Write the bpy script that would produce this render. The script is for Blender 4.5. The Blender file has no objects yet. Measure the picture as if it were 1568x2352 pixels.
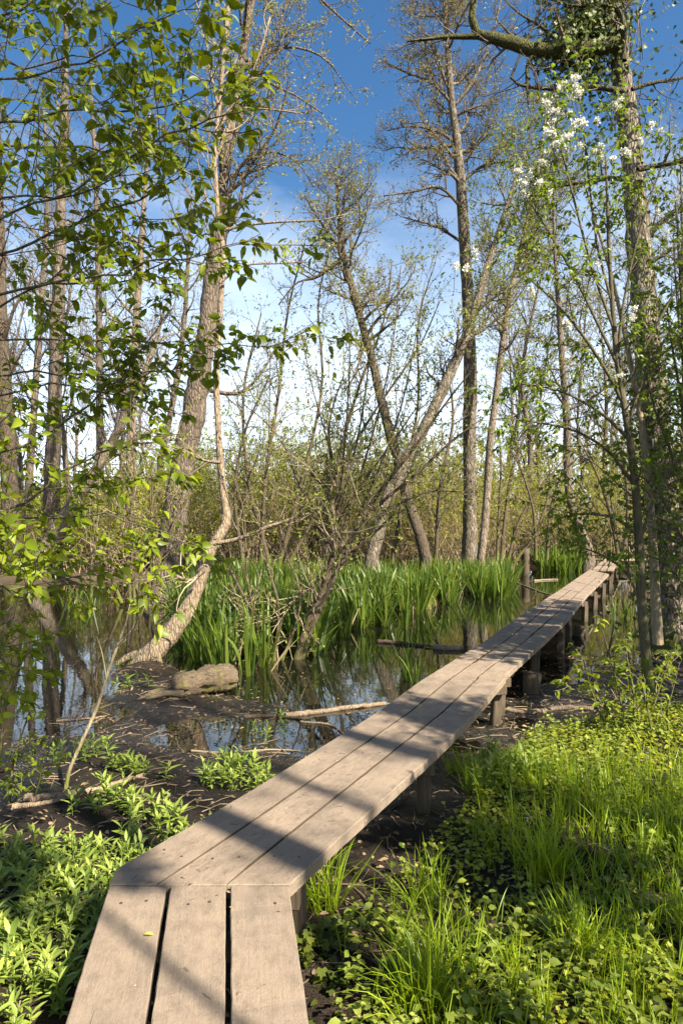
import bpy, math
import numpy as np

# ------------------------------------------------------------------ camera, sky, sun, exposure
SC = bpy.context.scene
COL = SC.collection
PITCH = math.atan(24 / 1568)
CZ = 1.95
cam = bpy.data.cameras.new("camera")
cam.sensor_fit = 'VERTICAL'
cam.sensor_height = 36
cam.lens = 24
cam.clip_start = 0.05
cam.clip_end = 2000
camo = bpy.data.objects.new("camera", cam)
camo.location = (0, 0, CZ)
camo.rotation_euler = (math.pi / 2 + PITCH, 0, 0)
COL.objects.link(camo)
SC.camera = camo

SUN_AZ = math.radians(134)      # clockwise from +Y (the view direction)
SUN_EL = math.radians(42)
world = bpy.data.worlds.new("World")
SC.world = world
world.use_nodes = True
wt = world.node_tree
wt.nodes.clear()
def wn(t, **kw):
    n = wt.nodes.new(t)
    for k, v in kw.items():
        if k in n.inputs: n.inputs[k].default_value = v
        else: setattr(n, k, v)
    return n
sky = wn('ShaderNodeTexSky')
sky.sky_type = 'NISHITA'
sky.sun_disc = False
sky.sun_elevation = SUN_EL
sky.sun_rotation = SUN_AZ
sky.air_density = 1.0
sky.dust_density = 0.9
sky.ozone_density = 1.2
hs = wn('ShaderNodeHueSaturation', Saturation=1.3, Value=1.0)
wt.links.new(sky.outputs[0], hs.inputs['Color'])
# thin high cloud, thicker towards the horizon
tc = wn('ShaderNodeTexCoord')
sep = wn('ShaderNodeSeparateXYZ')
wt.links.new(tc.outputs['Generated'], sep.inputs[0])
mp = wn('ShaderNodeMapping')
mp.inputs['Scale'].default_value = (2.0, 2.0, 5.0)
wt.links.new(tc.outputs['Generated'], mp.inputs[0])
nz = wn('ShaderNodeTexNoise', Scale=1.6, Detail=7.0, Roughness=0.6)
wt.links.new(mp.outputs[0], nz.inputs['Vector'])
lowr = wn('ShaderNodeMapRange'); lowr.clamp = True
for k, v in (('From Min', 0.02), ('From Max', 0.52), ('To Min', 0.95), ('To Max', -0.10)): lowr.inputs[k].default_value = v
wt.links.new(sep.outputs['Z'], lowr.inputs['Value'])
addn = wn('ShaderNodeMath', operation='ADD')
wt.links.new(lowr.outputs[0], addn.inputs[0])
nzr = wn('ShaderNodeMapRange'); nzr.clamp = True
for k, v in (('From Min', 0.40), ('From Max', 0.78), ('To Min', -0.06), ('To Max', 0.24)): nzr.inputs[k].default_value = v
wt.links.new(nz.outputs['Fac'], nzr.inputs['Value'])
wt.links.new(nzr.outputs[0], addn.inputs[1])
addn.use_clamp = True
cmix = wn('ShaderNodeMix', data_type='RGBA')
wt.links.new(addn.outputs[0], cmix.inputs['Factor'])
wt.links.new(hs.outputs[0], cmix.inputs[6])
cmix.inputs[7].default_value = (8.5, 9.5, 10.6, 1)
bg = wn('ShaderNodeBackground', Strength=0.056)
wt.links.new(cmix.outputs[2], bg.inputs['Color'])
wo = wn('ShaderNodeOutputWorld')
wt.links.new(bg.outputs[0], wo.inputs[0])

sl = bpy.data.lights.new("sun", 'SUN')
sl.energy = 5.0
sl.angle = math.radians(0.55)
sl.color = (1.0, 0.92, 0.785)
so = bpy.data.objects.new("sun", sl)
sdir = np.array([math.sin(SUN_AZ) * math.cos(SUN_EL), math.cos(SUN_AZ) * math.cos(SUN_EL), math.sin(SUN_EL)])
from mathutils import Vector
so.rotation_euler = Vector(sdir).to_track_quat('Z', 'Y').to_euler()
so.location = (20, -20, 30)
COL.objects.link(so)
SC.view_settings.view_transform = 'Standard'
SC.view_settings.look = 'None'
SC.view_settings.exposure = 1.75
SC.view_settings.gamma = 1
SC.cycles.max_bounces = 6
SC.cycles.diffuse_bounces = 1
SC.cycles.glossy_bounces = 3
SC.cycles.transmission_bounces = 3
SC.cycles.transparent_max_bounces = 4

# ------------------------------------------------------------------ picture coordinates -> the place
cp_, sp_ = math.cos(PITCH), math.sin(PITCH)
def P(x, y, Y):
    dx = (x - 784) / 1568; dz = (1176 - y) / 1568
    vy = cp_ - sp_ * dz; vz = sp_ + cp_ * dz
    t = Y / vy
    return np.array([dx * t, Y, CZ + vz * t])
def G(x, y, z=0.0):
    dx = (x - 784) / 1568; dz = (1176 - y) / 1568
    vy = cp_ - sp_ * dz; vz = sp_ + cp_ * dz
    t = (z - CZ) / vz
    return np.array([dx * t, vy * t, z])

# ------------------------------------------------------------------ mesh helpers
def norm(a):
    return a / np.maximum(np.linalg.norm(a, axis=-1, keepdims=True), 1e-9)

class MB:
    def __init__(s):
        s.v = []; s.f = {}; s.n = 0
    def add(s, V, F, mat=0):
        """V (n,3); F (m,k) int; several calls build one mesh"""
        V = np.asarray(V, float).reshape(-1, 3); F = np.asarray(F, int)
        if len(F):
            s.f.setdefault(F.shape[1], []).append((F + s.n, mat))
        s.v.append(V); s.n += len(V)
    def addm(s, V, Fs, mat=0):
        b = s.n
        V = np.asarray(V, float).reshape(-1, 3)
        for F in Fs:
            if len(F):
                F = np.asarray(F, int)
                s.f.setdefault(F.shape[1], []).append((F + b, mat))
        s.v.append(V); s.n += len(V)
    def tubes(s, PP, PR, S=5, mat=0, cap=False, rough=0.0, rng=None):
        PP = np.asarray(PP, float); PR = np.asarray(PR, float)
        N, K = PR.shape
        if N == 0: return
        T = norm(np.gradient(PP, axis=1))
        m = np.abs(T.mean(1))
        ref = np.eye(3)[np.argmin(m, axis=1)][:, None, :]
        U = norm(np.cross(T, ref)); W = np.cross(T, U)
        a = np.arange(S) * 2 * np.pi / S
        rr = PR[:, :, None] * np.ones(S)
        if rough and rng is not None:
            ph = rng.uniform(0, 6.28, (N, 1, 4))
            k = np.arange(K)[None, :, None]
            rr = rr * (1 + rough * (np.sin(2 * a + ph[..., :1] + k * .33) + .7 * np.sin(3 * a + ph[..., 1:2] - k * .51)
                       + .5 * np.sin(5 * a + ph[..., 2:3] + k * .9) + .6 * rng.normal(0, 1, (N, K, S)) * .6))
        V = PP[:, :, None, :] + rr[..., None] * (np.cos(a)[:, None] * U[:, :, None, :] + np.sin(a)[:, None] * W[:, :, None, :])
        base = (np.arange(N) * K * S)[:, None, None]
        i = np.arange(K - 1)[None, :, None] * S
        j = np.arange(S)[None, None, :]; j2 = (np.arange(S) + 1) % S
        j2 = j2[None, None, :]
        F = np.stack([base + i + j, base + i + j2, base + i + S + j2, base + i + S + j], -1).reshape(-1, 4)
        b = s.n
        s.add(V, F, mat)
        if cap:
            for q in range(N):
                e = b + q * K * S + (K - 1) * S
                c = PP[q, -1] + T[q, -1] * PR[q, -1] * .15
                s.v.append(c[None]); ci = s.n; s.n += 1
                s.f.setdefault(3, []).append((np.array([[e + t, e + (t + 1) % S, ci] for t in range(S)]), mat))
    def inst(s, tmpl, pos, d, n, sc, mat=0, w=None):
        """leaf-sized copies of a template: y along d, z along n"""
        V, Fs = tmpl
        N = len(pos)
        if N == 0: return
        d = norm(d); side = norm(np.cross(d, n)); n = np.cross(side, d)
        sc = np.broadcast_to(np.asarray(sc, float), (N,))[:, None, None]
        ww = 1.0 if w is None else np.asarray(w)[:, None, None]
        X = pos[:, None, :] + sc * (V[None, :, 0:1] * ww * side[:, None, :] + V[None, :, 1:2] * d[:, None, :] + V[None, :, 2:3] * n[:, None, :])
        off = (np.arange(N) * len(V))[:, None, None]
        s.addm(X, [(np.asarray(F)[None] + off).reshape(-1, np.asarray(F).shape[1]) for F in Fs], mat)
    def build(s, name, mats, parent=None, origin=None, smooth=True):
        me = bpy.data.meshes.new(name)
        V = np.concatenate(s.v) if s.v else np.zeros((0, 3))
        if origin is not None: V = V - np.asarray(origin)
        me.vertices.add(len(V)); me.vertices.foreach_set('co', V.astype(np.float32).ravel())
        L = []; st = []; mi = []; c = 0
        for k, lst in s.f.items():
            for F, m in lst:
                L.append(F.ravel()); st.append(c + np.arange(len(F)) * k); mi.append(np.full(len(F), m)); c += F.size
        L = np.concatenate(L); st = np.concatenate(st); mi = np.concatenate(mi)
        me.loops.add(len(L)); me.loops.foreach_set('vertex_index', L.astype(np.int32))
        me.polygons.add(len(st)); me.polygons.foreach_set('loop_start', st.astype(np.int32))
        me.polygons.foreach_set('material_index', mi.astype(np.int32))
        me.polygons.foreach_set('use_smooth', np.full(len(st), smooth, dtype=bool))
        for m in (mats if isinstance(mats, (list, tuple)) else [mats]): me.materials.append(m)
        me.update(calc_edges=True)
        o = bpy.data.objects.new(name, me); COL.objects.link(o)
        if parent is not None: o.parent = parent
        elif origin is not None: o.location = origin
        return o

def tag(o, label=None, cat=None, group=None, kind=None):
    if label: o['label'] = label
    if cat: o['category'] = cat
    if group: o['group'] = group
    if kind: o['kind'] = kind
    return o
def empty(name, loc, label, cat, group=None):
    o = bpy.data.objects.new(name, None); COL.objects.link(o)
    o.location = [float(c) for c in loc]; o.empty_display_size = .1
    return tag(o, label, cat, group)

def spline(pts, K):
    """Catmull-Rom through pts (n,d), resampled to K by arc length"""
    p = np.asarray(pts, float); n = len(p)
    if n == 2:
        t = np.linspace(0, 1, K)[:, None]; return p[0] * (1 - t) + p[1] * t
    q = np.vstack([2 * p[0] - p[1], p, 2 * p[-1] - p[-2]])
    out = []
    for i in range(n - 1):
        a, b, c, d = q[i:i + 4]
        t = np.linspace(0, 1, 16, endpoint=False)[:, None]
        out.append(.5 * (2 * b + (c - a) * t + (2 * a - 5 * b + 4 * c - d) * t ** 2 + (-a + 3 * b - 3 * c + d) * t ** 3))
    out = np.vstack(out + [p[-1:]])
    s = np.r_[0, np.cumsum(np.linalg.norm(np.diff(out[:, :3], axis=0), axis=1))]
    u = np.linspace(0, s[-1], K)
    return np.stack([np.interp(u, s, out[:, k]) for k in range(out.shape[1])], -1)

def resamp(PP, PR, K):
    PP = np.asarray(PP)[None] if np.ndim(PP) == 2 else PP
    PR = np.asarray(PR)[None] if np.ndim(PR) == 1 else PR
    k = PR.shape[1]
    f = np.linspace(0, k - 1, K); i = np.minimum(f.astype(int), k - 2); w = (f - i)
    return PP[:, i] * (1 - w)[None, :, None] + PP[:, i + 1] * w[None, :, None], PR[:, i] * (1 - w) + PR[:, i + 1] * w

def spawn(PP, PR, n, t0, t1, ang, angsd, ln, K, rng, up=0., wob=.15, rr=.5, rtip=.002, taper=.5, bias=None, rmax=9):
    N, Kp = PR.shape
    M = N * n
    idx = np.repeat(np.arange(N), n)
    t = t0 + (t1 - t0) * ((np.tile(np.arange(n), N) + rng.uniform(0, 1, M)) / n)
    f = t * (Kp - 1); i0 = np.clip(f.astype(int), 0, Kp - 2); w = f - i0
    p = PP[idx, i0] * (1 - w)[:, None] + PP[idx, i0 + 1] * w[:, None]
    r = PR[idx, i0] * (1 - w) + PR[idx, i0 + 1] * w
    tan = norm(PP[idx, i0 + 1] - PP[idx, i0])
    v = norm(rng.normal(0, 1, (M, 3)))
    if bias is not None: v = norm(v + np.asarray(bias))
    v = norm(v - (v * tan).sum(1, keepdims=True) * tan)
    a = np.radians(rng.normal(ang, angsd, M))[:, None]
    d = np.cos(a) * tan + np.sin(a) * v
    L = rng.uniform(ln[0], ln[1], M) * (1 - taper * (t - t0) / max(1e-6, t1 - t0))
    Q = np.zeros((M, K, 3)); Q[:, 0] = p
    for k in range(1, K):
        d = norm(d + np.array([0, 0, up]) + wob * rng.normal(0, 1, (M, 3)))
        Q[:, k] = Q[:, k - 1] + d * (L / (K - 1))[:, None]
    r0 = np.clip(r * rr, rtip, rmax)
    R = r0[:, None] + (rtip - r0)[:, None] * np.linspace(0, 1, K)[None] ** .8
    return Q, R

def along(PP, n, t0, t1, rng, ang=55, angsd=20):
    """positions and outward directions for leaves along tubes"""
    N, K = PP.shape[:2]
    M = N * n; idx = np.repeat(np.arange(N), n)
    t = rng.uniform(t0, t1, M); f = t * (K - 1); i0 = np.clip(f.astype(int), 0, K - 2); w = (f - i0)[:, None]
    p = PP[idx, i0] * (1 - w) + PP[idx, i0 + 1] * w
    tan = norm(PP[idx, i0 + 1] - PP[idx, i0])
    v = rng.normal(0, 1, (M, 3)); v = norm(v - (v * tan).sum(1, keepdims=True) * tan)
    a = np.radians(rng.normal(ang, angsd, M))[:, None]
    return p, np.cos(a) * tan + np.sin(a) * v

def upn(M, rng, tilt=.6):
    return norm(np.array([0, 0, 1.]) + tilt * rng.normal(0, 1, (M, 3)))

# ------------------------------------------------------------------ leaf templates
def strip(rows, zc=0.0, fold=.0):
    """rows: (y, halfwidth); midrib folded"""
    V = []; q = []
    for y, w in rows:
        z = -zc * y * y
        V += [(-w, y, z + fold * w), (0, y, z), (w, y, z + fold * w)]
    for i in range(len(rows) - 1):
        b = i * 3
        q += [(b, b + 1, b + 4, b + 3), (b + 1, b + 2, b + 5, b + 4)]
    return np.array(V, float), [np.array(q)]
L_CHERRY = strip([(0, .004), (.12, .012), (.30, .19), (.55, .25), (.80, .16), (.93, .06), (1.0, .004)], .22, .35)
L_CHERRY2 = strip([(0, .004), (.1, .012), (.32, .21), (.6, .24), (.85, .11), (1.0, .004)], .5, .55)
L_LANCE = strip([(0, .03), (.35, .125), (.7, .10), (1.0, .005)], .3, .35)
L_MID = strip([(0, .01), (.35, .25), (.7, .2), (1.0, .01)], .2, .3)
L_DIA = (np.array([(0, 0, 0), (-.27, .45, .05), (0, 1, 0), (.27, .45, .05)], float), [np.array([(0, 3, 2, 1)])])
L_BUD = (np.array([(0, 0, 0), (-.2, .5, 0), (0, 1, 0), (.2, .5, 0)], float), [np.array([(0, 3, 2, 1)])])
def roundleaf(n=9, notch=.25, wav=.12):
    V = [(0, .28, -.04)]
    for i in range(n):
        a = math.pi * 2 * i / n - math.pi / 2
        r = .5 * (1 + wav * (1 if i % 2 else -1)) * (1 - (notch if i == 0 else 0))
        V.append((r * math.cos(a), .5 + r * math.sin(a), .05 * (i % 2)))
    return np.array(V, float), [np.array([(0, i + 1, (i + 1) % n + 1) for i in range(n)])]
L_ROUND = roundleaf()
def ivyleaf():
    pts = [(0, .12), (.28, 0), (.5, .25), (.3, .45), (.36, .66), (.14, .68), (0, 1), (-.14, .68), (-.36, .66), (-.3, .45), (-.5, .25), (-.28, 0)]
    V = [(0, .38, 0)] + [(x, y, .06 if i % 2 else -.02) for i, (x, y) in enumerate(pts)]
    n = len(pts)
    return np.array(V, float), [np.array([(0, i + 1, (i + 1) % n + 1) for i in range(n)])]
L_IVY = ivyleaf()

# ------------------------------------------------------------------ materials
class NT:
    def __init__(s, name):
        s.m = bpy.data.materials.new(name); s.m.use_nodes = True
        s.t = s.m.node_tree; s.t.nodes.clear()
    def n(s, t, ins=None, **kw):
        x = s.t.nodes.new(t)
        for k, v in kw.items(): setattr(x, k, v)
        for k, v in (ins or {}).items(): s.set(x, k, v)
        return x
    def set(s, x, k, v):
        i = x.inputs[k]
        if isinstance(v, bpy.types.NodeSocket): s.t.links.new(v, i)
        elif isinstance(v, tuple) and len(v) == 3 and i.type == 'RGBA': i.default_value = (*v, 1)
        else: i.default_value = v
    def mix(s, f, a, b, mode='MIX'):
        x = s.n('ShaderNodeMix', data_type='RGBA', blend_type=mode)
        s.set(x, 0, f); s.set(x, 6, a); s.set(x, 7, b); return x.outputs[2]
    def math(s, op, a, b=0.0, clamp=False):
        x = s.n('ShaderNodeMath', operation=op, use_clamp=clamp); s.set(x, 0, a); s.set(x, 1, b); return x.outputs[0]
    def ramp(s, v, lo, hi, a=0.0, b=1.0):
        x = s.n('ShaderNodeMapRange', clamp=True)
        for k, q in (('Value', v), ('From Min', lo), ('From Max', hi), ('To Min', a), ('To Max', b)): s.set(x, k, q)
        return x.outputs[0]
    def coord(s, which='Object', scale=(1, 1, 1), rot=None):
        c = s.n('ShaderNodeTexCoord').outputs[which]
        mpg = s.n('ShaderNodeMapping', {'Vector': c, 'Scale': scale}); return mpg.outputs[0]
    def noise(s, vec, scale, detail=4, rough=.55):
        return s.n('ShaderNodeTexNoise', {'Vector': vec, 'Scale': scale, 'Detail': detail, 'Roughness': rough}).outputs['Fac']
    def out(s, sh):
        s.t.links.new(sh, s.n('ShaderNodeOutputMaterial').inputs['Surface']); return s.m
    def bsdf(s, col, rough=.6, spec=.3, normal=None):
        x = s.n('ShaderNodeBsdfPrincipled', {'Base Color': col, 'Roughness': rough, 'Specular IOR Level': spec})
        if normal is not None: s.set(x, 'Normal', normal)
        return x.outputs[0]
    def bump(s, h, strength=.5, dist=.02):
        return s.n('ShaderNodeBump', {'Height': h, 'Strength': strength, 'Distance': dist}).outputs[0]

def leafmat(name, c1, c2, trans=.4, rough=.45, spec=.35, tcol=None, dark=None):
    m = NT(name)
    ri = m.n('ShaderNodeNewGeometry').outputs['Random Per Island']
    col = m.mix(ri, c1, c2)
    if dark is not None:
        f = m.math('FRACT', m.math('MULTIPLY', ri, 17.3))
        col = m.mix(m.ramp(f, .8, .95, 0, .8), col, dark)
    b = m.bsdf(col, rough, spec)
    tc_ = m.mix(.0, col, c1) if tcol is None else m.mix(.75, col, tcol)
    tr = m.n('ShaderNodeBsdfTranslucent', {'Color': tc_}).outputs[0]
    mx = m.n('ShaderNodeMixShader', {'Fac': trans}); m.t.links.new(b, mx.inputs[1]); m.t.links.new(tr, mx.inputs[2])
    return m.out(mx.outputs[0])

def barkmat(name, c1, c2, sc=1.0, bump=.6, moss=None, mossz=1.2, lichen=None, streak=6.0):
    m = NT(name)
    v = m.coord('Object', (streak * sc, streak * sc, 1.3 * sc))
    a = m.noise(v, 3.0, 8, .65)
    vo = m.n('ShaderNodeTexVoronoi', {'Vector': m.coord('Object', (9 * sc, 9 * sc, 2.2 * sc)), 'Scale': 2.2}, feature='DISTANCE_TO_EDGE').outputs['Distance']
    cr = m.ramp(vo, .0, .22)
    fine = m.noise(m.coord('Object', (30, 30, 12)), 3, 4)
    col = m.mix(m.ramp(a, .35, .68), c1, c2)
    col = m.mix(m.math('MULTIPLY', m.ramp(cr, 0, .7, .75, 0), 1.0 if bump > .4 else .35), col, tuple(x * .3 for x in c1))
    col = m.mix(m.ramp(fine, .35, .7, .0, .35), col, tuple(x * .5 for x in c1))
    if lichen:
        col = m.mix(m.ramp(m.noise(m.coord('Object', (1, 1, .6)), 7, 5), .56, .66, 0, .55), col, lichen)
    if moss:
        z = m.n('ShaderNodeSeparateXYZ', {'Vector': m.n('ShaderNodeTexCoord').outputs['Object']}).outputs['Z']
        k = m.math('ADD', m.ramp(z, .1, mossz, .32, -.2), m.noise(m.coord('Object'), 6, 5))
        col = m.mix(m.ramp(k, .52, .72, 0, .85), col, moss)
    h = m.math('ADD', m.math('MULTIPLY', cr, .6), m.math('MULTIPLY', a, .6))
    return m.out(m.bsdf(col, .85, .2, m.bump(h, bump, .03)))

def twigmat(name, c1, c2):
    m = NT(name)
    ri = m.n('ShaderNodeNewGeometry').outputs['Random Per Island']
    return m.out(m.bsdf(m.mix(ri, c1, c2), .7, .25))

MOSS = (.10, .115, .018)
B_PALE = barkmat('bark_pale', (.20, .142, .09), (.38, .295, .195), 1.6, .5, MOSS, .5)
B_OLD = barkmat('bark_old', (0.096, 0.069, 0.048), (0.264, 0.208, 0.152), 1.0, .9, MOSS, .6)
B_ALDER = barkmat('bark_alder', (0.0845, 0.065, 0.0455), (0.255, 0.204, 0.14), 1.0, .8, MOSS, 2.2, (.33, .30, .22))
B_LEAN = barkmat('bark_lean', (0.14, 0.105, 0.07), (0.323, 0.255, 0.187), 1.0, .7, MOSS, 1.0)
B_DARK = barkmat('bark_dark', (.07, .052, .035), (.16, .12, .08), 1.2, .7, MOSS, 1.5)
B_OAK = barkmat('bark_oak', (0.105, 0.0798, 0.055), (0.399, 0.332, 0.247), 1.25, 1.0, MOSS, .9)
B_FAR = barkmat('bark_far', (0.09, 0.066, 0.048), (0.24, 0.192, 0.144), .8, .6)
B_LIMB = barkmat('bark_limb', (.05, .042, .025), (.12, .10, .05), 1.5, .7)
B_MOSSY = barkmat('bark_mossy_limb', (.05, .045, .02), (.13, .13, .025), 2, .8)
B_SHRUB = barkmat('bark_shrub', (.055, .042, .026), (.15, .11, .066), 2.0, .4, MOSS, .6)
B_SAP = barkmat('bark_sapling', (.07, .062, .035), (.15, .125, .07), 2.0, .3, MOSS, .8)
B_SAPL = barkmat('bark_sapling_light', (.20, .16, .09), (.36, .29, .19), 2.0, .3, MOSS, .6)
T_BROWN = twigmat('twig_brown', (0.054, 0.039, 0.0252), (0.15, 0.112, 0.075))
T_PALE = twigmat('twig_pale', (0.143, 0.11, 0.0633), (0.352, 0.28, 0.176))
T_THICKET = twigmat('twig_thicket', (.085, .058, .03), (.34, .255, .15))
T_GREY = twigmat('twig_grey', (0.0715, 0.055, 0.0413), (0.182, 0.147, 0.108))
F_CHERRY = leafmat('leaf_cherry', (.045, .080, .004), (.20, .24, .010), .32, .45, .3, (.42, .46, .008))
F_CHERRY2 = leafmat('leaf_cherry_right', (0.0434, 0.0744, 0.00496), (0.19, 0.24, 0.016), .34, .42, .35, (.30, .42, .02))
F_BUD = leafmat('leaf_bud', (0.182, 0.203, 0.0315), (0.357, 0.323, 0.0765), .4, .6, .2)
F_CATKIN = leafmat('leaf_catkin', (.13, .092, .04), (.24, .185, .075), .25, .7, .15)
F_SMALL = leafmat('leaf_small', (0.0744, 0.102, 0.00868), (0.27, 0.3, 0.03), .42, .5, .3)
F_BANK = leafmat('leaf_bank', (.11, .14, .015), (.36, .36, .045), .45, .6, .2, (.45, .46, .04))
F_IVY = leafmat('leaf_ivy', (.035, .055, .007), (.12, .14, .018), .22, .5, .3)
F_IRIS = leafmat('leaf_iris', (.028, .060, .007), (.125, .165, .018), .30, .40, .35, (.22, .34, .02))
F_STRAW = leafmat('leaf_straw', (.16, .115, .055), (.34, .26, .14), .2, .7, .15)
F_LANCE = leafmat('leaf_lance', (0.093, 0.149, 0.0186), (0.34, 0.4, 0.075), .36, .45, .35, (.33, .45, .05))
F_GRASS = leafmat('leaf_grass', (.095, .165, .005), (.30, .395, .018), .42, .45, .3, (.41, .49, .012))
F_HERB = leafmat('leaf_herb', (0.0868, 0.118, 0.0062), (0.38, 0.38, 0.03), .38, .45, .35, (.32, .42, .03))
F_NETTLE = leafmat('leaf_nettle', (0.0744, 0.112, 0.0124), (0.28, 0.32, 0.05), .35, .55, .25)
F_DEAD = leafmat('leaf_dead', (.13, .085, .045), (.30, .21, .12), .15, .7, .2)
F_FLOWER = leafmat('petal_white', (.74, .71, .58), (.84, .82, .72), .3, .5, .3)
F_VIOLET = leafmat('petal_violet', (.25, .22, .60), (.35, .30, .70), .3, .5, .3)

def woodmat():
    m = NT('weathered_plank')
    oi = m.n('ShaderNodeObjectInfo').outputs['Random']
    mv = m.n('ShaderNodeVectorMath', {0: m.n('ShaderNodeTexCoord').outputs['Object'], 1: m.n('ShaderNodeCombineXYZ', {'X': m.math('MULTIPLY', oi, 37.0), 'Y': m.math('MULTIPLY', oi, 11.0), 'Z': oi}).outputs[0]}, operation='ADD').outputs[0]
    def cm(sx, sy, sz): return m.n('ShaderNodeMapping', {'Vector': mv, 'Scale': (sx, sy, sz)}).outputs[0]
    g = m.noise(cm(2.2, 40, 40), 2.4, 9, .75)
    g2 = m.noise(cm(14, 160, 160), 2.0, 4, .7)
    big = m.noise(cm(1, 1.6, 1), 2.2, 6, .62)
    mid = m.noise(cm(5, 9, 9), 2.5, 7, .7)
    fine = m.noise(cm(40, 70, 70), 2.0, 4, .75)
    col = m.mix(m.ramp(g, .30, .70), (.165, .123, .087), (.275, .212, .153))
    col = m.mix(m.ramp(g2, .38, .62, 0, .35), col, (.16, .125, .096))
    col = m.mix(m.ramp(big, .40, .66, 0, .6), col, (.31, .237, .165))
    col = m.mix(m.ramp(mid, .47, .70, 0, .8), col, (.13, .098, .068))
    col = m.mix(m.ramp(fine, .54, .72, 0, .5), col, (.13, .10, .075))
    col = m.mix(m.ramp(fine, .46, .28, 0, .4), col, (.36, .285, .21))
    col = m.mix(m.ramp(oi, 0, 1, 0, .28), col, (.195, .15, .107))
    col = m.mix(m.ramp(m.noise(cm(.7, 2.2, 1), 1.9, 6, .65), .56, .70, 0, .45), col, (.10, .085, .065))
    crack = m.ramp(m.noise(cm(.8, 30, 10), 3.0, 6, .62), .69, .72)
    col = m.mix(m.math('MULTIPLY', crack, .7), col, (.06, .042, .03))
    spots = m.n('ShaderNodeTexVoronoi', {'Vector': cm(1, 1, 1), 'Scale': 9.0, 'Randomness': 1.0}).outputs['Distance']
    col = m.mix(m.ramp(spots, .03, .05, .8, 0), col, (.56, .50, .42))
    sp2 = m.n('ShaderNodeTexVoronoi', {'Vector': cm(1.3, 1.7, 1), 'Scale': 22.0, 'Randomness': 1.0}).outputs['Distance']
    col = m.mix(m.ramp(sp2, .05, .09, .7, 0), col, (.07, .05, .035))
    h = m.math('SUBTRACT', m.math('ADD', m.math('MULTIPLY', g, .4), m.math('ADD', m.math('MULTIPLY', g2, .35), m.math('MULTIPLY', fine, .5))), m.math('MULTIPLY', crack, .8))
    return m.out(m.bsdf(col, .85, .2, m.bump(h, .7, .008)))
def grimemat():
    m = NT('plank_gap_grime'); return m.out(m.bsdf(m.mix(m.noise(m.coord('Object'), 40, 4), (.035, .025, .017), (.10, .072, .048)), .9, .1))
GRIME = grimemat()
WOOD = woodmat()
def postmat():
    m = NT('post_wood')
    g = m.noise(m.coord('Object', (30, 30, 1.5)), 2.2, 7, .65)
    z = m.n('ShaderNodeSeparateXYZ', {'Vector': m.n('ShaderNodeNewGeometry').outputs['Position']}).outputs['Z']
    col = m.mix(m.ramp(g, .3, .7), (.04, .029, .019), (.125, .092, .058))  # base colour darkened to stand in for shade under the walk
    col = m.mix(m.ramp(z, .02, .14, .75, 0), col, (.045, .04, .022))
    return m.out(m.bsdf(col, .8, .25, m.bump(g, .6, .01)))
POST = postmat()
def cutmat():
    m = NT('cut_wood')
    return m.out(m.bsdf(m.mix(m.noise(m.coord('Object'), 30, 4), (.35, .25, .14), (.55, .43, .27)), .8, .2))
CUT = cutmat()
def logmat():
    m = NT('rotten_log')
    g = m.noise(m.coord('Object', (6, 30, 30)), 2.4, 9, .75)
    b = m.noise(m.coord('Object'), 4.0, 6, .6)
    col = m.mix(m.ramp(g, .35, .66), (.06, .042, .028), (.30, .225, .14))
    col = m.mix(m.ramp(b, .52, .64, 0, .75), col, (.22, .21, .035))
    return m.out(m.bsdf(col, .85, .2, m.bump(g, 1.0, .03)))
LOG = logmat()
STICK = barkmat('stick_bark', (.16, .115, .075), (.36, .27, .18), 3.0, .4)
STICKD = barkmat('stick_dark', (.05, .037, .025), (.13, .095, .06), 3.0, .4)

def groundmat():
    m = NT('swamp_ground')
    pos = m.n('ShaderNodeNewGeometry').outputs['Position']
    z = m.n('ShaderNodeSeparateXYZ', {'Vector': pos}).outputs['Z']
    a = m.noise(pos, 2.2, 8, .65); b = m.noise(pos, 14, 8, .7); c = m.noise(pos, 60, 5, .7)
    mud = m.mix(m.ramp(b, .35, .7), (.006, .0045, .0035), (.026, .019, .014))
    litter = m.mix(m.ramp(c, .38, .66), (.018, .012, .008), (.10, .07, .043))
    dry = m.math('ADD', m.ramp(z, .02, .13, 0, .7), m.ramp(a, .42, .68, -.25, .35), clamp=True)
    col = m.mix(dry, mud, litter)
    sp = m.n('ShaderNodeTexVoronoi', {'Vector': pos, 'Scale': 42.0, 'Randomness': 1.0}).outputs['Distance']
    col = m.mix(m.math('MULTIPLY', m.ramp(sp, .10, .18, 1, 0), m.ramp(b, .45, .6)), col, (.20, .15, .10))
    col = m.mix(m.ramp(m.noise(pos, 1.3, 5), .60, .70, 0, .6), col, (.10, .10, .02))
    far = m.n('ShaderNodeSeparateXYZ', {'Vector': pos}).outputs['Y']
    col = m.mix(m.ramp(far, 19, 23, 0, .75), col, m.mix(m.ramp(b, .35, .65), (.05, .035, .02), (.16, .115, .065)))
    rough = m.math('ADD', m.ramp(z, .0, .07, .16, .8), m.ramp(b, .4, .7, -.05, .2))
    h = m.math('ADD', m.math('MULTIPLY', b, .7), m.math('MULTIPLY', c, .5))
    return m.out(m.bsdf(col, rough, m.ramp(z, .0, .05, .5, .15), m.bump(h, 1.0, .05)))
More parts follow.
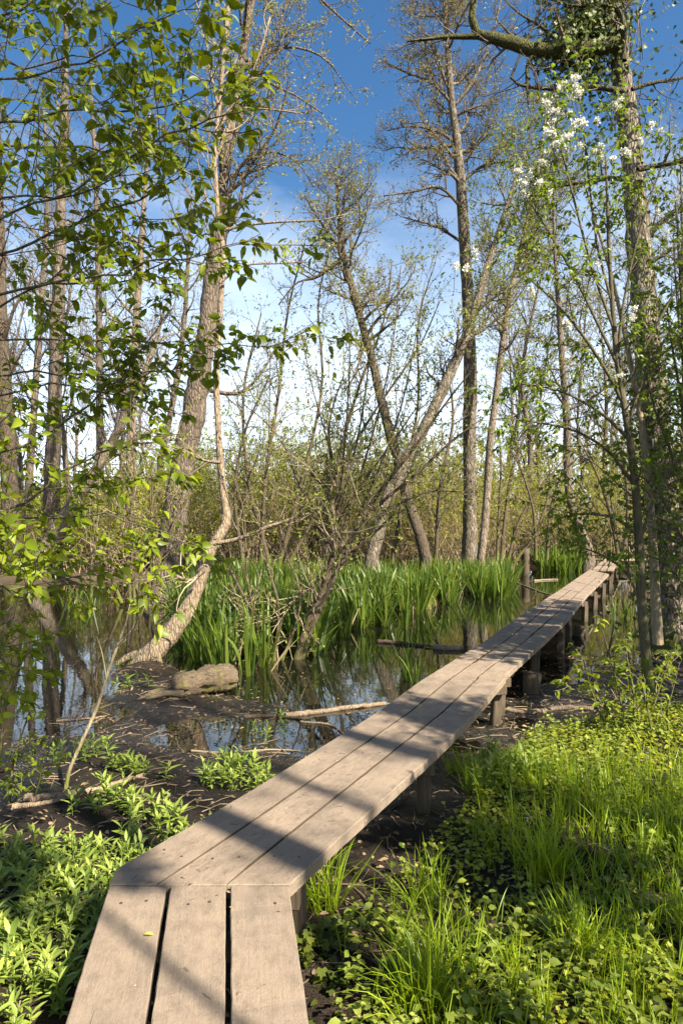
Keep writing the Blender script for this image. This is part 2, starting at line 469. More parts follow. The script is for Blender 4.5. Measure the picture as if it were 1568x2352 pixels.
def watermat():
    m = NT('dark_water')
    pos = m.n('ShaderNodeNewGeometry').outputs['Position']
    n1 = m.noise(pos, 5, 3)
    fl = m.n('ShaderNodeTexVoronoi', {'Vector': pos, 'Scale': 30.0, 'Randomness': 1.0}).outputs['Distance']
    patch = m.noise(pos, .8, 5)
    f = m.math('MULTIPLY', m.ramp(fl, .05, .09, 1, 0), m.ramp(patch, .50, .60))
    col = m.mix(f, (.007, .007, .004), (.12, .10, .05))
    r = m.ramp(f, 0, 1, .015, .6)
    return m.out(m.bsdf(col, r, .85, m.bump(n1, .035, .02)))
GROUND, WATER = groundmat(), watermat()

# ------------------------------------------------------------------ terrain
def sm(x, a, b):
    t = np.clip((x - a) / (b - a), 0, 1); return t * t * (3 - 2 * t)
_rn = np.random.default_rng(3)
_W = [(_rn.normal(0, 1, 2) * f, _rn.uniform(0, 6.28), 1 / f ** .8) for f in (1.1, 1.7, 2.6, 3.9, 5.5, 8, 11) for _ in range(3)]
def nz2(x, y):
    s = 0
    for k, ph, a in _W: s = s + a * np.sin(k[0] * x + k[1] * y + ph)
    return s / 3.2
MOUNDS = [(*G(325, 1545)[:2], .6, .40), (*G(300, 1590)[:2], .5, .07), (*G(455, 1600)[:2], .7, .06), (*P(370, 1200, 17.2)[:2], 1.6, .22), (*G(300, 1780)[:2], .5, .07),
          (*G(690, 1525)[:2], .35, .05)]
def hgt(x, y):
    x = np.asarray(x, float); y = np.asarray(y, float)
    ys = np.interp(x, [-40, -6, -3.2, -2.4, -1.7, -.3, .4, 1.2, 2.5, 4.3, 6, 9, 40], [4.6, 5.0, 5.9, 7.3, 7.7, 7.4, 7.4, 7.9, 9.4, 10.7, 13.5, 15, 16])
    d = ys - y
    h = np.interp(d, [-30, -6, -1.5, -.4, .2, 1.5, 2.6, 5, 12], [-.5, -.5, -.22, -.05, -.012, -.004, .025, .10, .13])
    yf = np.interp(x, [-40, -9, -4, 3, 6, 14, 40], [21, 21.5, 22.5, 22, 27.5, 29.5, 31])
    far = np.interp(y - yf, [-1.5, 0, 1.5, 10, 60], [-.6, .02, .18, .4, 1.0])
    h = np.where(y > yf - 1.5, np.maximum(h, far), h)
    for mx, my, r, a in MOUNDS:
        h = np.maximum(h, a * np.exp(-((x - mx) ** 2 + (y - my) ** 2) / (r * r)) * 1.35 - .35 * a) if False else h + a * np.exp(-((x - mx) ** 2 + (y - my) ** 2) / (r * r))
    amp = np.interp(d, [-2, -.3, .5, 3, 8], [.02, .034, .026, .022, .03])
    return h + amp * nz2(x, y)
def zg(x, y): return float(hgt(x, y))

def make_terrain():
    def axis(c, lo, hi, n, k):
        u = np.linspace(math.asinh((lo - c) / k), math.asinh((hi - c) / k), n); return c + k * np.sinh(u)
    xs = axis(0.3, -300, 300, 460, 6.0); ys = axis(4.5, -120, 420, 560, 5.0)
    X, Yy = np.meshgrid(xs, ys)
    V = np.stack([X, Yy, hgt(X, Yy)], -1).reshape(-1, 3)
    nx, ny = len(xs), len(ys)
    i = np.arange(ny - 1)[:, None] * nx + np.arange(nx - 1)[None]
    F = np.stack([i, i + 1, i + nx + 1, i + nx], -1).reshape(-1, 4)
    mb = MB(); mb.add(V, F)
    tag(mb.build('ground', GROUND), kind='structure')
    w = MB(); w.add([(-70, 3.5, 0), (70, 3.5, 0), (70, 34, 0), (-70, 34, 0)], [(0, 1, 2, 3)])
    tag(w.build('water', WATER), kind='structure')
make_terrain()

# ------------------------------------------------------------------ boardwalk
ZB = 0.45
def edge(pts): return np.array([G(x, y, ZB)[:2] for x, y in pts])
def cum(e): return np.r_[0, np.cumsum(np.linalg.norm(np.diff(e, axis=0), axis=1))]
def at(e, u):
    s = cum(e); s = s / s[-1]
    return np.stack([np.interp(u, s, e[:, 0]), np.interp(u, s, e[:, 1])], -1)

_m = NT('nail_steel'); NAIL = _m.out(_m.n('ShaderNodeBsdfPrincipled', {'Base Color': (.10, .075, .06), 'Metallic': .7, 'Roughness': .6}).outputs[0])
BW = empty('boardwalk', (*((G(460, 2033, 0))[:2]), 0), "long weathered grey brown plank boardwalk on short posts running across the swamp", "boardwalk")
BWO = np.array(BW.location)
rngb = np.random.default_rng(11)
def slab(name, poly_l, poly_r, th=.06, z=ZB, rag=.0015, gl=False, gr=False):
    """a plank between two side lines (n,2): one board with softened edges, built along its own axis"""
    a = (poly_l[0] + poly_r[0]) / 2; b = (poly_l[-1] + poly_r[-1]) / 2
    d = (b - a) / np.linalg.norm(b - a); ang = math.atan2(d[1], d[0])
    c, s_ = math.cos(ang), math.sin(ang)
    def loc(q): q = q - a; return np.stack([q[:, 0] * c + q[:, 1] * s_, -q[:, 0] * s_ + q[:, 1] * c], -1)
    L = loc(poly_l); R = loc(poly_r)
    n = max(3, int(np.linalg.norm(b - a) / .06))
    u = np.linspace(0, 1, n)
    L = at(L, u); R = at(R, u)
    L[:, 1] += rngb.normal(0, rag, n); R[:, 1] += rngb.normal(0, rag, n)
    e = .004
    mb = MB()
    # ring of 8 points across the board
    dn = L - R; w = np.linalg.norm(dn, axis=1)[:, None]; dn = dn / w
    zz = rngb.normal(0, .0012, (n, 8))
    ring = [(R, -0.0, -th + e), (R + dn * e, 0, -th), (L - dn * e, 0, -th), (L, 0, -th + e), (L, 0, -e), (L - dn * e, 0, 0), (R + dn * e, 0, 0), (R, 0, -e)]
    V = np.stack([np.concatenate([q, np.full((n, 1), zq)], 1) for q, _, zq in ring], 1)
    V[:, :, 2] += zz
    V = V.reshape(-1, 3)
    i = np.arange(n - 1)[:, None] * 8; j = np.arange(8)[None]; j2 = (np.arange(8)[None] + 1) % 8
    F = np.stack([i + j, i + 8 + j, i + 8 + j2, i + j2], -1).reshape(-1, 4)
    fm = F.reshape(n - 1, 8, 4)
    gs = ([0, 7] if gr else []) + ([2, 3] if gl else [])
    mb.add(V, fm[:, [q for q in range(8) if q not in gs]].reshape(-1, 4))
    if gs: mb.f[4].append((fm[:, gs].reshape(-1, 4), 1))
    mb.f.setdefault(8, []).append((np.array([list(range(8)), list(range((n - 1) * 8 + 7, (n - 1) * 8 - 1, -1))]), 0))
    o = mb.build(name, [WOOD, GRIME], BW, smooth=False)
    o.location = (a[0] - BWO[0], a[1] - BWO[1], z - BWO[2])
    o.rotation_euler = (0, 0, ang)
    return o

def section(Lp, Rp, joints=(), gap=.012, z0=ZB, th=.06):
    """three long boards between left and right edge lines; joints cut them across"""
    u = np.linspace(0, 1, 24)
    A = at(Lp, u); B = at(Rp, u)
    cuts = [0, *joints, 1]
    for k in range(3):
        for c0, c1 in zip(cuts[:-1], cuts[1:]):
            jit = rngb.normal(0, .0025)
            uu = np.linspace(c0 + (.002 if c0 else 0), c1 - (.002 if c1 < 1 else 0), 14)
            a = at(A, uu); b = at(B, uu)
            W = np.linalg.norm(a - b, axis=1)[:, None]
            g = gap / W * (.6 + .8 * rngb.random())
            f0 = k / 3; f1 = (k + 1) / 3
            l = a * (1 - f0 - (g if k else 0)) + b * (f0 + (g if k else 0))
            r = a * (1 - f1 + (g if k < 2 else 0)) + b * (f1 - (g if k < 2 else 0))
            slab('plank', l, r, th, z0 + jit, .0015, k > 0, k < 2)
# near stretch, running under the photographer
near_l = [np.array(v) for v in ((-.58, -.6), (-.961, 2.838))]
dirn = np.array([-.145, 1.0]);
NL = np.array([[-.962 + .42 * .995, -.2], [-.962, 2.838]]); 
NL = np.array([[G(252.5, 2033, ZB)[0] + (2.838 + .6) * .167, -.6], [G(252.5, 2033, ZB)[0], 2.838]])
NR = np.array([[G(663.5, 2033, ZB)[0] + (2.838 + .6) * .150, -.6], [G(663.5, 2033, ZB)[0], 2.838]])
gx = [(G(389, 2033, ZB)[0], G(340, 2351.5, ZB)), (G(525, 2033, ZB)[0], G(523.5, 2351.5, ZB))]
def gline(x0, q):
    s = (q[0] - x0) / (q[1] - 2.838); return np.array([[x0 + s * (-.6 - 2.838), -.6], [x0, 2.838]])
G1 = gline(*gx[0]); G2 = gline(*gx[1])
NL = gline(G(252.5, 2033, ZB)[0], G(150, 2351.5, ZB)); NR = gline(G(663.5, 2033, ZB)[0], G(709, 2351.5, ZB))
hg = np.array([.009, 0])
for l, r in ((NL, G1 - hg), (G1 + hg, G2 - hg), (G2 + hg, NR)):
    slab('plank', l, r, .06, ZB + rngb.normal(0, .001), .0008, True, True)
# second stretch: three boards cut along the joint at Y = 2.855
YJ = 2.852
AL = edge([(267, 1996), (574, 1817.5), (865.7, 1636), (962, 1566)])
AR = edge([(668, 2029), (744, 1957.5), (1006, 1722), (1091, 1638), (1161, 1555)])
uu = np.linspace(0, 1, 30)
l1 = np.vstack([[G(362.5, 2031, ZB)[0], YJ], edge([(574, 1890), (940, 1636)]), AL[-1] * 2 / 3 + AR[-1] / 3])
l2 = np.vstack([[G(522, 2031, ZB)[0], YJ], edge([(574, 1987), (1015.6, 1636)]), AL[-1] / 3 + AR[-1] * 2 / 3])
def off(e, d):
    t = norm(np.gradient(e, axis=0)); nrm = np.stack([-t[:, 1], t[:, 0]], -1); return e + nrm * d
def slab_poly(name, pts, th=.06, z=ZB, axis=None):
    """a board whose ends are cut to a polygon (top outline, counter-clockwise)"""
    pts = np.asarray(pts); ang = axis
    a = pts.mean(0); c, s_ = math.cos(ang), math.sin(ang)
    q = pts - a; q = np.stack([q[:, 0] * c + q[:, 1] * s_, -q[:, 0] * s_ + q[:, 1] * c], -1)
    # subdivide the outline and soften the rim
    qq = []
    for i in range(len(q)):
        p0, p1 = q[i], q[(i + 1) % len(q)]
        m = max(1, int(np.linalg.norm(p1 - p0) / .08))
        for k in range(m): qq.append(p0 + (p1 - p0) * k / m)
    qq = np.array(qq); n = len(qq)
    nx = np.roll(qq, -1, 0) - np.roll(qq, 1, 0); nx = norm(nx); inn = np.stack([-nx[:, 1], nx[:, 0]], -1)
    qq = qq + inn * rngb.normal(0, .0012, (n, 1))
    e = .004
    mb = MB()
    lay = [(qq + inn * e, -th), (qq, -th + e), (qq, -e), (qq + inn * e, 0.)]
    V = np.vstack([np.c_[p_, np.full(n, z_)] for p_, z_ in lay])
    mid = (qq + np.roll(qq, -1, 0)) / 2; mid = np.stack([mid[:, 0] * c - mid[:, 1] * s_, mid[:, 0] * s_ + mid[:, 1] * c], -1) + a
    gd = np.zeros(n, bool)
    for ln_ in (l1, l2):
        de = at(ln_, np.linspace(0, 1, 200)); gd |= np.linalg.norm(mid[:, None] - de[None], axis=2).min(1) < .03
    mb.add(V, np.array([(L_ * n + i, L_ * n + (i + 1) % n, (L_ + 1) * n + (i + 1) % n, (L_ + 1) * n + i) for L_ in range(3) for i in range(n)]))
    FF = mb.f[4][0][0].reshape(3, n, 4); mb.f[4] = [(FF[:, ~gd].reshape(-1, 4), 0), (FF[:, gd].reshape(-1, 4), 1)]
    mb.f.setdefault(n, []).append((np.arange(3 * n, 4 * n)[None], 0))
    mb.f.setdefault(n, []).append((np.arange(n)[::-1][None].copy(), 0))
    o = mb.build(name, [WOOD, GRIME], BW, smooth=False)
    o.location = (a[0] - BWO[0], a[1] - BWO[1], z - BWO[2]); o.rotation_euler = (0, 0, ang)
    return o
axA = math.atan2(*(AL[-1] - AL[0])[::-1])
JL = np.array([G(252.5, 2032, ZB)[0], YJ]); JR = np.array([G(664, 2031, ZB)[0], YJ])
slab_poly('plank', np.vstack([JL, l1[0:1], off(l1, .003)[1:], AL[::-1]]), axis=axA, z=ZB + .001)
slab_poly('plank', np.vstack([l1[0:1], l2[0:1], off(l2, .004)[1:], off(l1, -.003)[::-1][:-1]]), axis=axA)
slab_poly('plank', np.vstack([l2[0:1], JR, AR, off(l2, -.004)[::-1][:-1]]), axis=axA, z=ZB + .0005)
def nail(pl, x, y):
    mb = MB(); a = np.arange(8) * math.pi / 4; r = .0065
    V = [(r * math.cos(t_), r * math.sin(t_), z_) for z_ in (-.012, .0015) for t_ in a]
    mb.add(V, [(j, (j + 1) % 8, 8 + (j + 1) % 8, 8 + j) for j in range(8)]); mb.f.setdefault(8, []).append((np.arange(8, 16)[None], 0))
    wx, wy = x - pl.location.x - BWO[0], y - pl.location.y - BWO[1]; g = pl.rotation_euler.z
    o = mb.build('nail', NAIL, pl, smooth=False); o.location = (wx * math.cos(g) + wy * math.sin(g), -wx * math.sin(g) + wy * math.cos(g), 0)
pls = [o for o in BW.children if o.name.startswith('plank')]
for k in range(3):
    for yy in (2.72, 1.2):
        a_ = [NL, G1, G2, NR]; x0 = np.interp(yy, a_[k][:, 1], a_[k][:, 0]); x1 = np.interp(yy, a_[k + 1][:, 1], a_[k + 1][:, 0])
        for f in (.28, .72): nail(pls[k], x0 + (x1 - x0) * f + rngb.normal(0, .008), yy + rngb.normal(0, .012))
ee = [AL, l1, l2, AR]
for k in range(3):
    for u in (.06, .44, .96):
        p0, p1 = at(ee[k], np.array([u]))[0], at(ee[k + 1], np.array([u]))[0]
        for f in (.28, .72): q = p0 + (p1 - p0) * f + rngb.normal(0, .008, 2); nail(pls[3 + k], q[0], q[1])
# far stretches
CL = edge([(964, 1564), (1121, 1466), (1190, 1416)]); CR = edge([(1160, 1550), (1245, 1475), (1298, 1425)])
DL = edge([(1191, 1415), (1277, 1359), (1353, 1308)]); DR = edge([(1299, 1424), (1348, 1365), (1397, 1318)])
EL = edge([(1361, 1307.2), (1383.5, 1286)]); ER = edge([(1408, 1307.5), (1421.6, 1286)])
section(CL, CR, (.18, .36, .62, .82), .010, ZB - .004)
section(DL, DR, (.14, .3, .42, .6, .8), .014, ZB - .006)
section(EL, ER, (), .016, ZB - .004)
FL = np.array([[10.3, 28.35], [17.5, 29.2]]); FR = np.array([[10.5, 27.5], [17.6, 28.4]])
section(FL, FR, (.5,), .016, ZB - .002)
# crossbeams and posts
def beam(p, q, z=ZB - .053, w=.06, h=.09):
    d = (q - p); L = np.linalg.norm(d); ang = math.atan2(d[1], d[0])
    mb = MB(); e = .006
    pr = [(-w / 2 + e, -h), (w / 2 - e, -h), (w / 2, -h + e), (w / 2, -e), (w / 2 - e, 0), (-w / 2 + e, 0), (-w / 2, -e), (-w / 2, -h + e)]
    V = [(x, y_, z_) for x in np.linspace(0, L, 6) for y_, z_ in pr]
    F = [(i * 8 + j, (i + 1) * 8 + j, (i + 1) * 8 + (j + 1) % 8, i * 8 + (j + 1) % 8) for i in range(5) for j in range(8)]
    mb.add(V, np.array(F)[:, ::-1]); mb.f.setdefault(8, []).append((np.array([list(range(8)), list(range(47, 39, -1))]), 0))
    o = mb.build('crossbeam', POST, BW, smooth=False); o.location = (p[0] - BWO[0], p[1] - BWO[1], z); o.rotation_euler = (0, 0, ang)
def post(x, y, r=.07, ang=0., ztop=ZB - .055, square=True):
    mb = MB(); zb = min(zg(x, y), 0) - .35
    K = 9; zs = np.linspace(zb, ztop, K)
    a = np.array([45, 135, 225, 315]) if square else np.arange(0, 360, 36)
    if square:
        a = np.radians(np.sort(np.r_[a - 5, a + 5])) + ang; rr = r * 1.3
    else: a = np.radians(a); rr = r
    S = len(a)
    V = [(rr * math.cos(t) * (1 + rngb.normal(0, .03)) + .012 * math.sin(z_ * 7), rr * math.sin(t) * (1 + rngb.normal(0, .03)), z_) for z_ in zs for t in a]
    F = [(i * S + j, i * S + (j + 1) % S, (i + 1) * S + (j + 1) % S, (i + 1) * S + j) for i in range(K - 1) for j in range(S)]
    mb.add(V, F); mb.f.setdefault(S, []).append((np.arange((K - 1) * S, K * S)[None], 0))
    o = mb.build('post', POST, BW, smooth=False); o.location = (x - BWO[0], y - BWO[1], 0)
def support(L, R, u, inset=.08, r=.075, over=.03, both=True):
    r = r * .56; over = over - .035
    l = at(L, np.array([u]))[0]; q = at(R, np.array([u]))[0]
    d = (q - l) / np.linalg.norm(q - l)
    n = np.array([-d[1], d[0]])
    beam(l - d * over, q + d * over)
    a = math.atan2(d[1], d[0])
    p = q - d * inset + n * .09; post(p[0], p[1], r, a)
    if both:
        p = l + d * inset + n * .09; post(p[0], p[1], r, a)
support(AL, AR, .02, .05, .07); support(AL, AR, .43, .07, .075); support(AL, AR, .975, .05, .08, .05)
support(CL, CR, .03, .05, .07, .05); support(CL, CR, .46, .06, .085); support(CL, CR, .93, .06, .085)
for u in (.05, .3, .5, .72, .95): support(DL, DR, u, .07, .085)
for u in (.1, .9): support(EL, ER, u, .07, .085)
for u in (.15, .5, .85): support(FL, FR, u, .07, .085)
support(NL, NR, .93, .08, .07); support(NL, NR, .3, .08, .07)
# loose stump posts beside the walk
def stump_post(x, y, h, r, label):
    mb = MB(); rng = np.random.default_rng(int(x * 100) % 997)
    K = 8; z0 = zg(x, y) - .2
    bk = B_LEAN if h > 1 else POST
    p = np.stack([np.linspace(0, .04, K), np.zeros(K), np.linspace(z0, h, K)], -1)
    mb.tubes(p[None], np.full((1, K), r), 10, 0, True, .05, rng)
    o = mb.build('stump_post' if h < 1 else 'tree_stump', bk); o.location = (x, y, 0); tag(o, label, 'post' if h < 1 else 'stump')
q = G(1216, 1590); stump_post(q[0], q[1], .22, .10, "short sawn off stump post in the mud right beside the boardwalk")
q = G(1326, 1460); stump_post(q[0], q[1], .16, .10, "low dark stump post standing in water under the far boardwalk")
q = P(1204, 1310, 25.2); stump_post(q[0], q[1], .98, .15, "broken grey tree stump standing between the two iris beds")

# ------------------------------------------------------------------ trees
def trunk_from(pts, Y0, Y1=None, K=60, base=None):
    Y1 = Y0 if Y1 is None else Y1
    n = len(pts)
    W = []
    for i, p in enumerate(pts):
        Yd = p[3] if len(p) > 3 else Y0 + (Y1 - Y0) * i / max(1, n - 1)
        q = P(p[0], p[1], Yd)
        W.append([*q, p[2] / 2 / 1568 * Yd])
    W = np.array(W)
    if base is not None: W[0, 2] = base
    s = spline(W, K)
    return s[:, :3], np.maximum(s[:, 3], .002)

def limb(pts, Y, K=14):
    return trunk_from(pts, Y, K=K)

class Tree:
    def __init__(s, name, label, cat, pts, Y0, Y1=None, seed=0, bark=None, flare=.5, world=None, sides=16, rough=.035, group=None, K=64, ground=True, thin=1.0):
        s.rng = np.random.default_rng(seed)
        if world is not None:
            sp = spline(np.array(world, float), K); s.p, s.r = sp[:, :3], sp[:, 3]
        else:
            s.p, s.r = trunk_from(pts, Y0, Y1, K)
        if ground:
            z = zg(s.p[0, 0], s.p[0, 1]); z = min(z, 0.3)
            s.p[0, 2] = z - .1
        s.r = s.r * thin
        hh = s.p[:, 2] - s.p[0, 2]
        s.r = s.r * (1 + flare * np.exp(-hh / .35))
        s.p = s.p + (s.rng.normal(0, 1, s.p.shape) * s.r[:, None] * .05)
        s.org = s.p[0].copy()
        s.root = empty(name, s.org, label, cat, group)
        s.bark = bark
        mb = MB(); mb.tubes(s.p[None], s.r[None], sides, 0, True, rough, s.rng)
        s.trunk = mb.build('trunk', bark, s.root, s.org)
        s.limbs = []; s.n_px = 0
        s.lv = {}
        s.crown = MB(); s.crm = []
    def mat(s, m):
        if m not in s.crm: s.crm.append(m)
        return s.crm.index(m)
    def add_limb(s, PP, PR): s.limbs.append(resamp(PP, PR, 12)); s.n_px += 1
    def px_limb(s, pts, Y, K=14): p, r = limb(pts, Y, K); s.add_limb(p, r)
    def l1(s, n, t0, t1, ang, ln, **k):
        PP, PR = resamp(s.p, s.r, 24)
        q = spawn(PP, PR, n, t0, t1, ang, k.pop('angsd', 12), ln, 12, s.rng, **k); s.limbs.append(q); return q
    def build_limbs(s, name='limb', S=6, one=True, bark=None):
        if not s.limbs: return
        s.LP = np.concatenate([a for a, b in s.limbs]); s.LR = np.concatenate([b for a, b in s.limbs])
        for k in range(s.n_px):
            mb = MB(); mb.tubes(s.LP[k:k + 1], s.LR[k:k + 1], S + 2, 0, True, .03, s.rng); mb.build(name, bark or s.bark, s.root, s.org)
        s.crown.tubes(s.LP[s.n_px:], s.LR[s.n_px:], S, s.mat(bark or s.bark))
    def twigs(s, PP, PR, S, m): s.crown.tubes(PP, PR, S, s.mat(m))
    def leaves(s, PP, n, t0, t1, size, tmpl, m, tilt=.6, ang=55, droop=0., spread=0.):
        p, d = along(PP, n, t0, t1, s.rng, ang)
        if spread: p = p + s.rng.normal(0, spread, p.shape)
        d = d + np.array([0, 0, -droop])
        s.crown.inst(tmpl, p, d, upn(len(p), s.rng, tilt), s.rng.uniform(*size, len(p)), s.mat(m), s.rng.uniform(.8, 1.15, len(p)))
    def finish(s, name='crown'):
        if s.crown.n: s.crown.build(name, s.crm, s.root, s.org)
        return s.root

def bare_crown(t, l1n, l1t, l1ang, l1len, up=.06, l2n=7, l3n=5, bud=F_CATKIN, bud2=None, nb=5, bs=(.03, .06), tw=T_GREY, l2len=(.5, 1.3), l3len=(.25, .6), bias=None, tipr=.0035, bark=None, up3=.05, lrr=.5):
    t.l1(l1n, *l1t, l1ang, l1len, up=up, wob=.12, rr=lrr, rtip=.008, bias=bias)
    t.build_limbs(bark=bark)
    a = spawn(t.LP, t.LR, l2n, .18, 1., 48, 14, l2len, 7, t.rng, up=up, wob=.16, rr=.6, rtip=tipr, taper=.4)
    t.twigs(*a, 4, tw)
    b = spawn(*a, l3n, .15, 1., 45, 16, l3len, 5, t.rng, up=up3, wob=.2, rr=.7, rtip=tipr * .8, taper=.3)
    t.twigs(*b, 3, tw)
    if nb: t.leaves(b[0], nb, .2, 1., bs, L_BUD, bud, 1.2, 40)
    if bud2: t.leaves(b[0], max(1, nb // 2), .3, 1., bs, L_BUD, bud2, 1.2, 40)
    return a, b

# T5 the tall alder right of centre
t = Tree('alder_tree', "tall straight alder with mossy foot and bare brown crown right of the leaning trunk", 'tree',
         [(1077, 1292, 38), (1079, 1150, 31), (1078, 1000, 30), (1080, 880, 30), (1075, 740, 28), (1070, 620, 27), (1063, 500, 25), (1055, 400, 22), (1045, 300, 19), (1033, 200, 16), (1027, 100, 13), (1018, -50, 10), (1005, -250, 5)], 22, seed=5, bark=B_ALDER)
t.px_limb([(1040, 240, 9), (990, 190, 7), (930, 165, 5), (880, 140, 3)], 22)
t.px_limb([(1050, 330, 9), (1000, 300, 6), (940, 290, 4), (890, 300, 3)], 22)
t.px_limb([(1062, 480, 9), (1010, 430, 7), (950, 440, 5), (880, 450, 3)], 21.5)
t.px_limb([(1045, 240, 9), (1090, 180, 7), (1130, 80, 4), (1150, 0, 3)], 22)
t.px_limb([(1058, 420, 9), (1110, 380, 6), (1170, 370, 4)], 22.5)
t.px_limb([(1066, 560, 8), (1000, 520, 5), (930, 500, 3)], 22.5)
bare_crown(t, 34, (.55, .98), 62, (1.3, 3.2), .05, 14, 9, F_CATKIN, F_BUD, 4, (.045, .09), T_BROWN)
t.finish()

# T6 second slimmer trunk beside it
t = Tree('slim_alder_tree', "slim pale trunk leaning right, close beside the tall alder's foot", 'tree',
         [(1102, 1297, 20), (1113, 1200, 18), (1120, 1100, 17), (1126, 1000, 17), (1140, 900, 16), (1155, 780, 15), (1170, 680, 14), (1198, 560, 12), (1218, 470, 9), (1240, 360, 6), (1255, 240, 4)], 21, seed=6, bark=B_LEAN)
bare_crown(t, 22, (.45, 1), 50, (1.0, 2.4), .08, 9, 6, F_SMALL, F_BUD, 6, (.05, .10), T_GREY)
t.finish()

# T3 leaning pale trunk in the centre
t = Tree('leaning_tree', "pale trunk leaning steeply to the right from behind the willow bush", 'tree',
         [(850, 1295, 34), (880, 1175, 30), (920, 1080, 28), (975, 980, 26), (1030, 865, 23), (1075, 755, 20), (1110, 640, 15), (1145, 530, 11), (1175, 440, 10), (1205, 350, 6)], 19, 20.5, seed=7, bark=B_ALDER)
bare_crown(t, 22, (.4, 1), 50, (1.0, 2.4), .1, 8, 6, F_SMALL, F_BUD, 6, (.05, .10), T_GREY)
t.finish()

# T4 dark crooked trunk
t = Tree('crooked_tree', "dark crooked mossy trunk leaning left, forked into a small thin crown", 'tree',
         [(982, 1296, 30), (962, 1225, 26), (940, 1160, 22), (926, 1100, 22), (900, 1015, 24), (876, 920, 21), (855, 830, 19), (830, 740, 18), (805, 650, 16), (787, 575, 12), (777, 490, 9), (772, 410, 5)], 21, seed=8, bark=B_DARK)
t.px_limb([(790, 590, 12), (745, 625, 9), (720, 640, 7), (680, 650, 4), (640, 700, 3)], 21)
t.px_limb([(787, 575, 9), (760, 545, 7), (730, 500, 5), (700, 450, 3)], 21)
t.px_limb([(830, 745, 9), (832, 800, 6), (815, 860, 5), (790, 900, 3)], 21)
t.px_limb([(785, 560, 8), (820, 520, 6), (850, 470, 4)], 21)
bare_crown(t, 26, (.55, 1), 58, (.9, 3.0), .08, 9, 7, F_BUD, F_CATKIN, 3, (.05, .10), T_BROWN)
t.finish()

# T7 tree behind the end of the boardwalk
t = Tree('swamp_tree', "grey trunk bending left beyond the far end of the boardwalk", 'tree',
         [(1350, 1272, 30), (1325, 1205, 24), (1305, 1120, 19), (1302, 1000, 18), (1296, 900, 16), (1288, 800, 14), (1282, 700, 12), (1275, 600, 9), (1270, 480, 6), (1268, 380, 3)], 28, seed=9, bark=B_FAR)
bare_crown(t, 26, (.35, 1), 65, (1.5, 3.8), .03, 10, 6, F_SMALL, F_CATKIN, 6, (.06, .12), T_GREY)
t.finish()

# T8 big ivied trunk on the right
t = Tree('oak_tree', "big rough barked trunk at the right edge of the picture with mossy limb", 'tree',
         [(1556, 1515, 125), (1545, 1400, 92), (1530, 1250, 76), (1515, 1100, 68), (1500, 950, 62), (1490, 800, 58), (1478, 680, 55), (1467, 560, 52), (1457, 440, 50), (1447, 330, 47), (1430, 200, 43), (1418, 80, 40), (1412, -80, 34), (1400, -300, 20)], 10.3, seed=10, bark=B_OAK, sides=28, rough=.03, K=110, flare=.35)
RL = []
def oaklimb(pts, Y=10.0): RL.append(limb(pts, Y, 16))
oaklimb([(1418, 100, 34), (1360, 110, 34), (1300, 112, 32), (1235, 118, 30), (1180, 100, 28), (1130, 88, 24), (1092, 78, 22), (1082, 50, 19), (1086, 10, 16), (1085, -40, 13)])
oaklimb([(1095, 82, 17), (1060, 84, 12), (1010, 86, 9), (960, 92, 7), (935, 95, 3)])
oaklimb([(1235, 118, 12), (1212, 145, 9), (1210, 200, 7), (1212, 240, 4)])
oaklimb([(1300, 112, 12), (1240, 60, 7), (1190, 30, 4), (1150, -10, 3)])
oaklimb([(1432, 210, 14), (1370, 200, 12), (1290, 203, 11), (1215, 200, 8), (1180, 190, 6), (1172, 178, 4)])
oaklimb([(1172, 180, 6), (1205, 100, 6), (1240, 20, 5), (1260, -30, 4)])
oaklimb([(1430, 140, 16), (1434, 90, 15), (1424, 30, 13), (1405, 10, 9), (1330, 15, 6), (1250, -5, 4)], 9.9)
oaklimb([(1450, 205, 10), (1500, 190, 8), (1568, 178, 6), (1640, 160, 4)])
oaklimb([(1462, 390, 14), (1510, 380, 12), (1568, 370, 10), (1640, 350, 6)])
oaklimb([(1455, 415, 14), (1400, 410, 11), (1330, 420, 8), (1270, 430, 4)], 10.6)
oaklimb([(1470, 560, 16), (1530, 500, 12), (1600, 470, 8)], 10.8)
oaklimb([(1468, 620, 12), (1560, 560, 8), (1640, 520, 6)], 10.2)
for a, b in RL: t.add_limb(a, b)
t.LP = np.concatenate([a for a, b in t.limbs]); t.LR = np.concatenate([b for a, b in t.limbs])
for k in range(len(t.LP)):
    mb = MB(); mb.tubes(t.LP[k:k + 1], t.LR[k:k + 1], 10, 0, True, .06, t.rng); lo = mb.build('limb', B_MOSSY if k < 3 else B_LIMB, t.root, t.org)
    if k == 0: lo['label'] = "thick mossy limb reaching left"
a = spawn(t.LP, t.LR, 8, .2, 1, 50, 16, (.3, 1.1), 7, t.rng, up=.05, wob=.2, rr=.5, rtip=.003)
t.twigs(*a, 4, T_BROWN)
b = spawn(*a, 5, .2, 1, 45, 16, (.15, .5), 5, t.rng, up=.03, wob=.2, rr=.6, rtip=.002); t.twigs(*b, 3, T_BROWN)
t.leaves(b[0], 3, .3, 1, (.02, .04), L_BUD, F_CATKIN, 1.2)
OAK = t
t.finish()
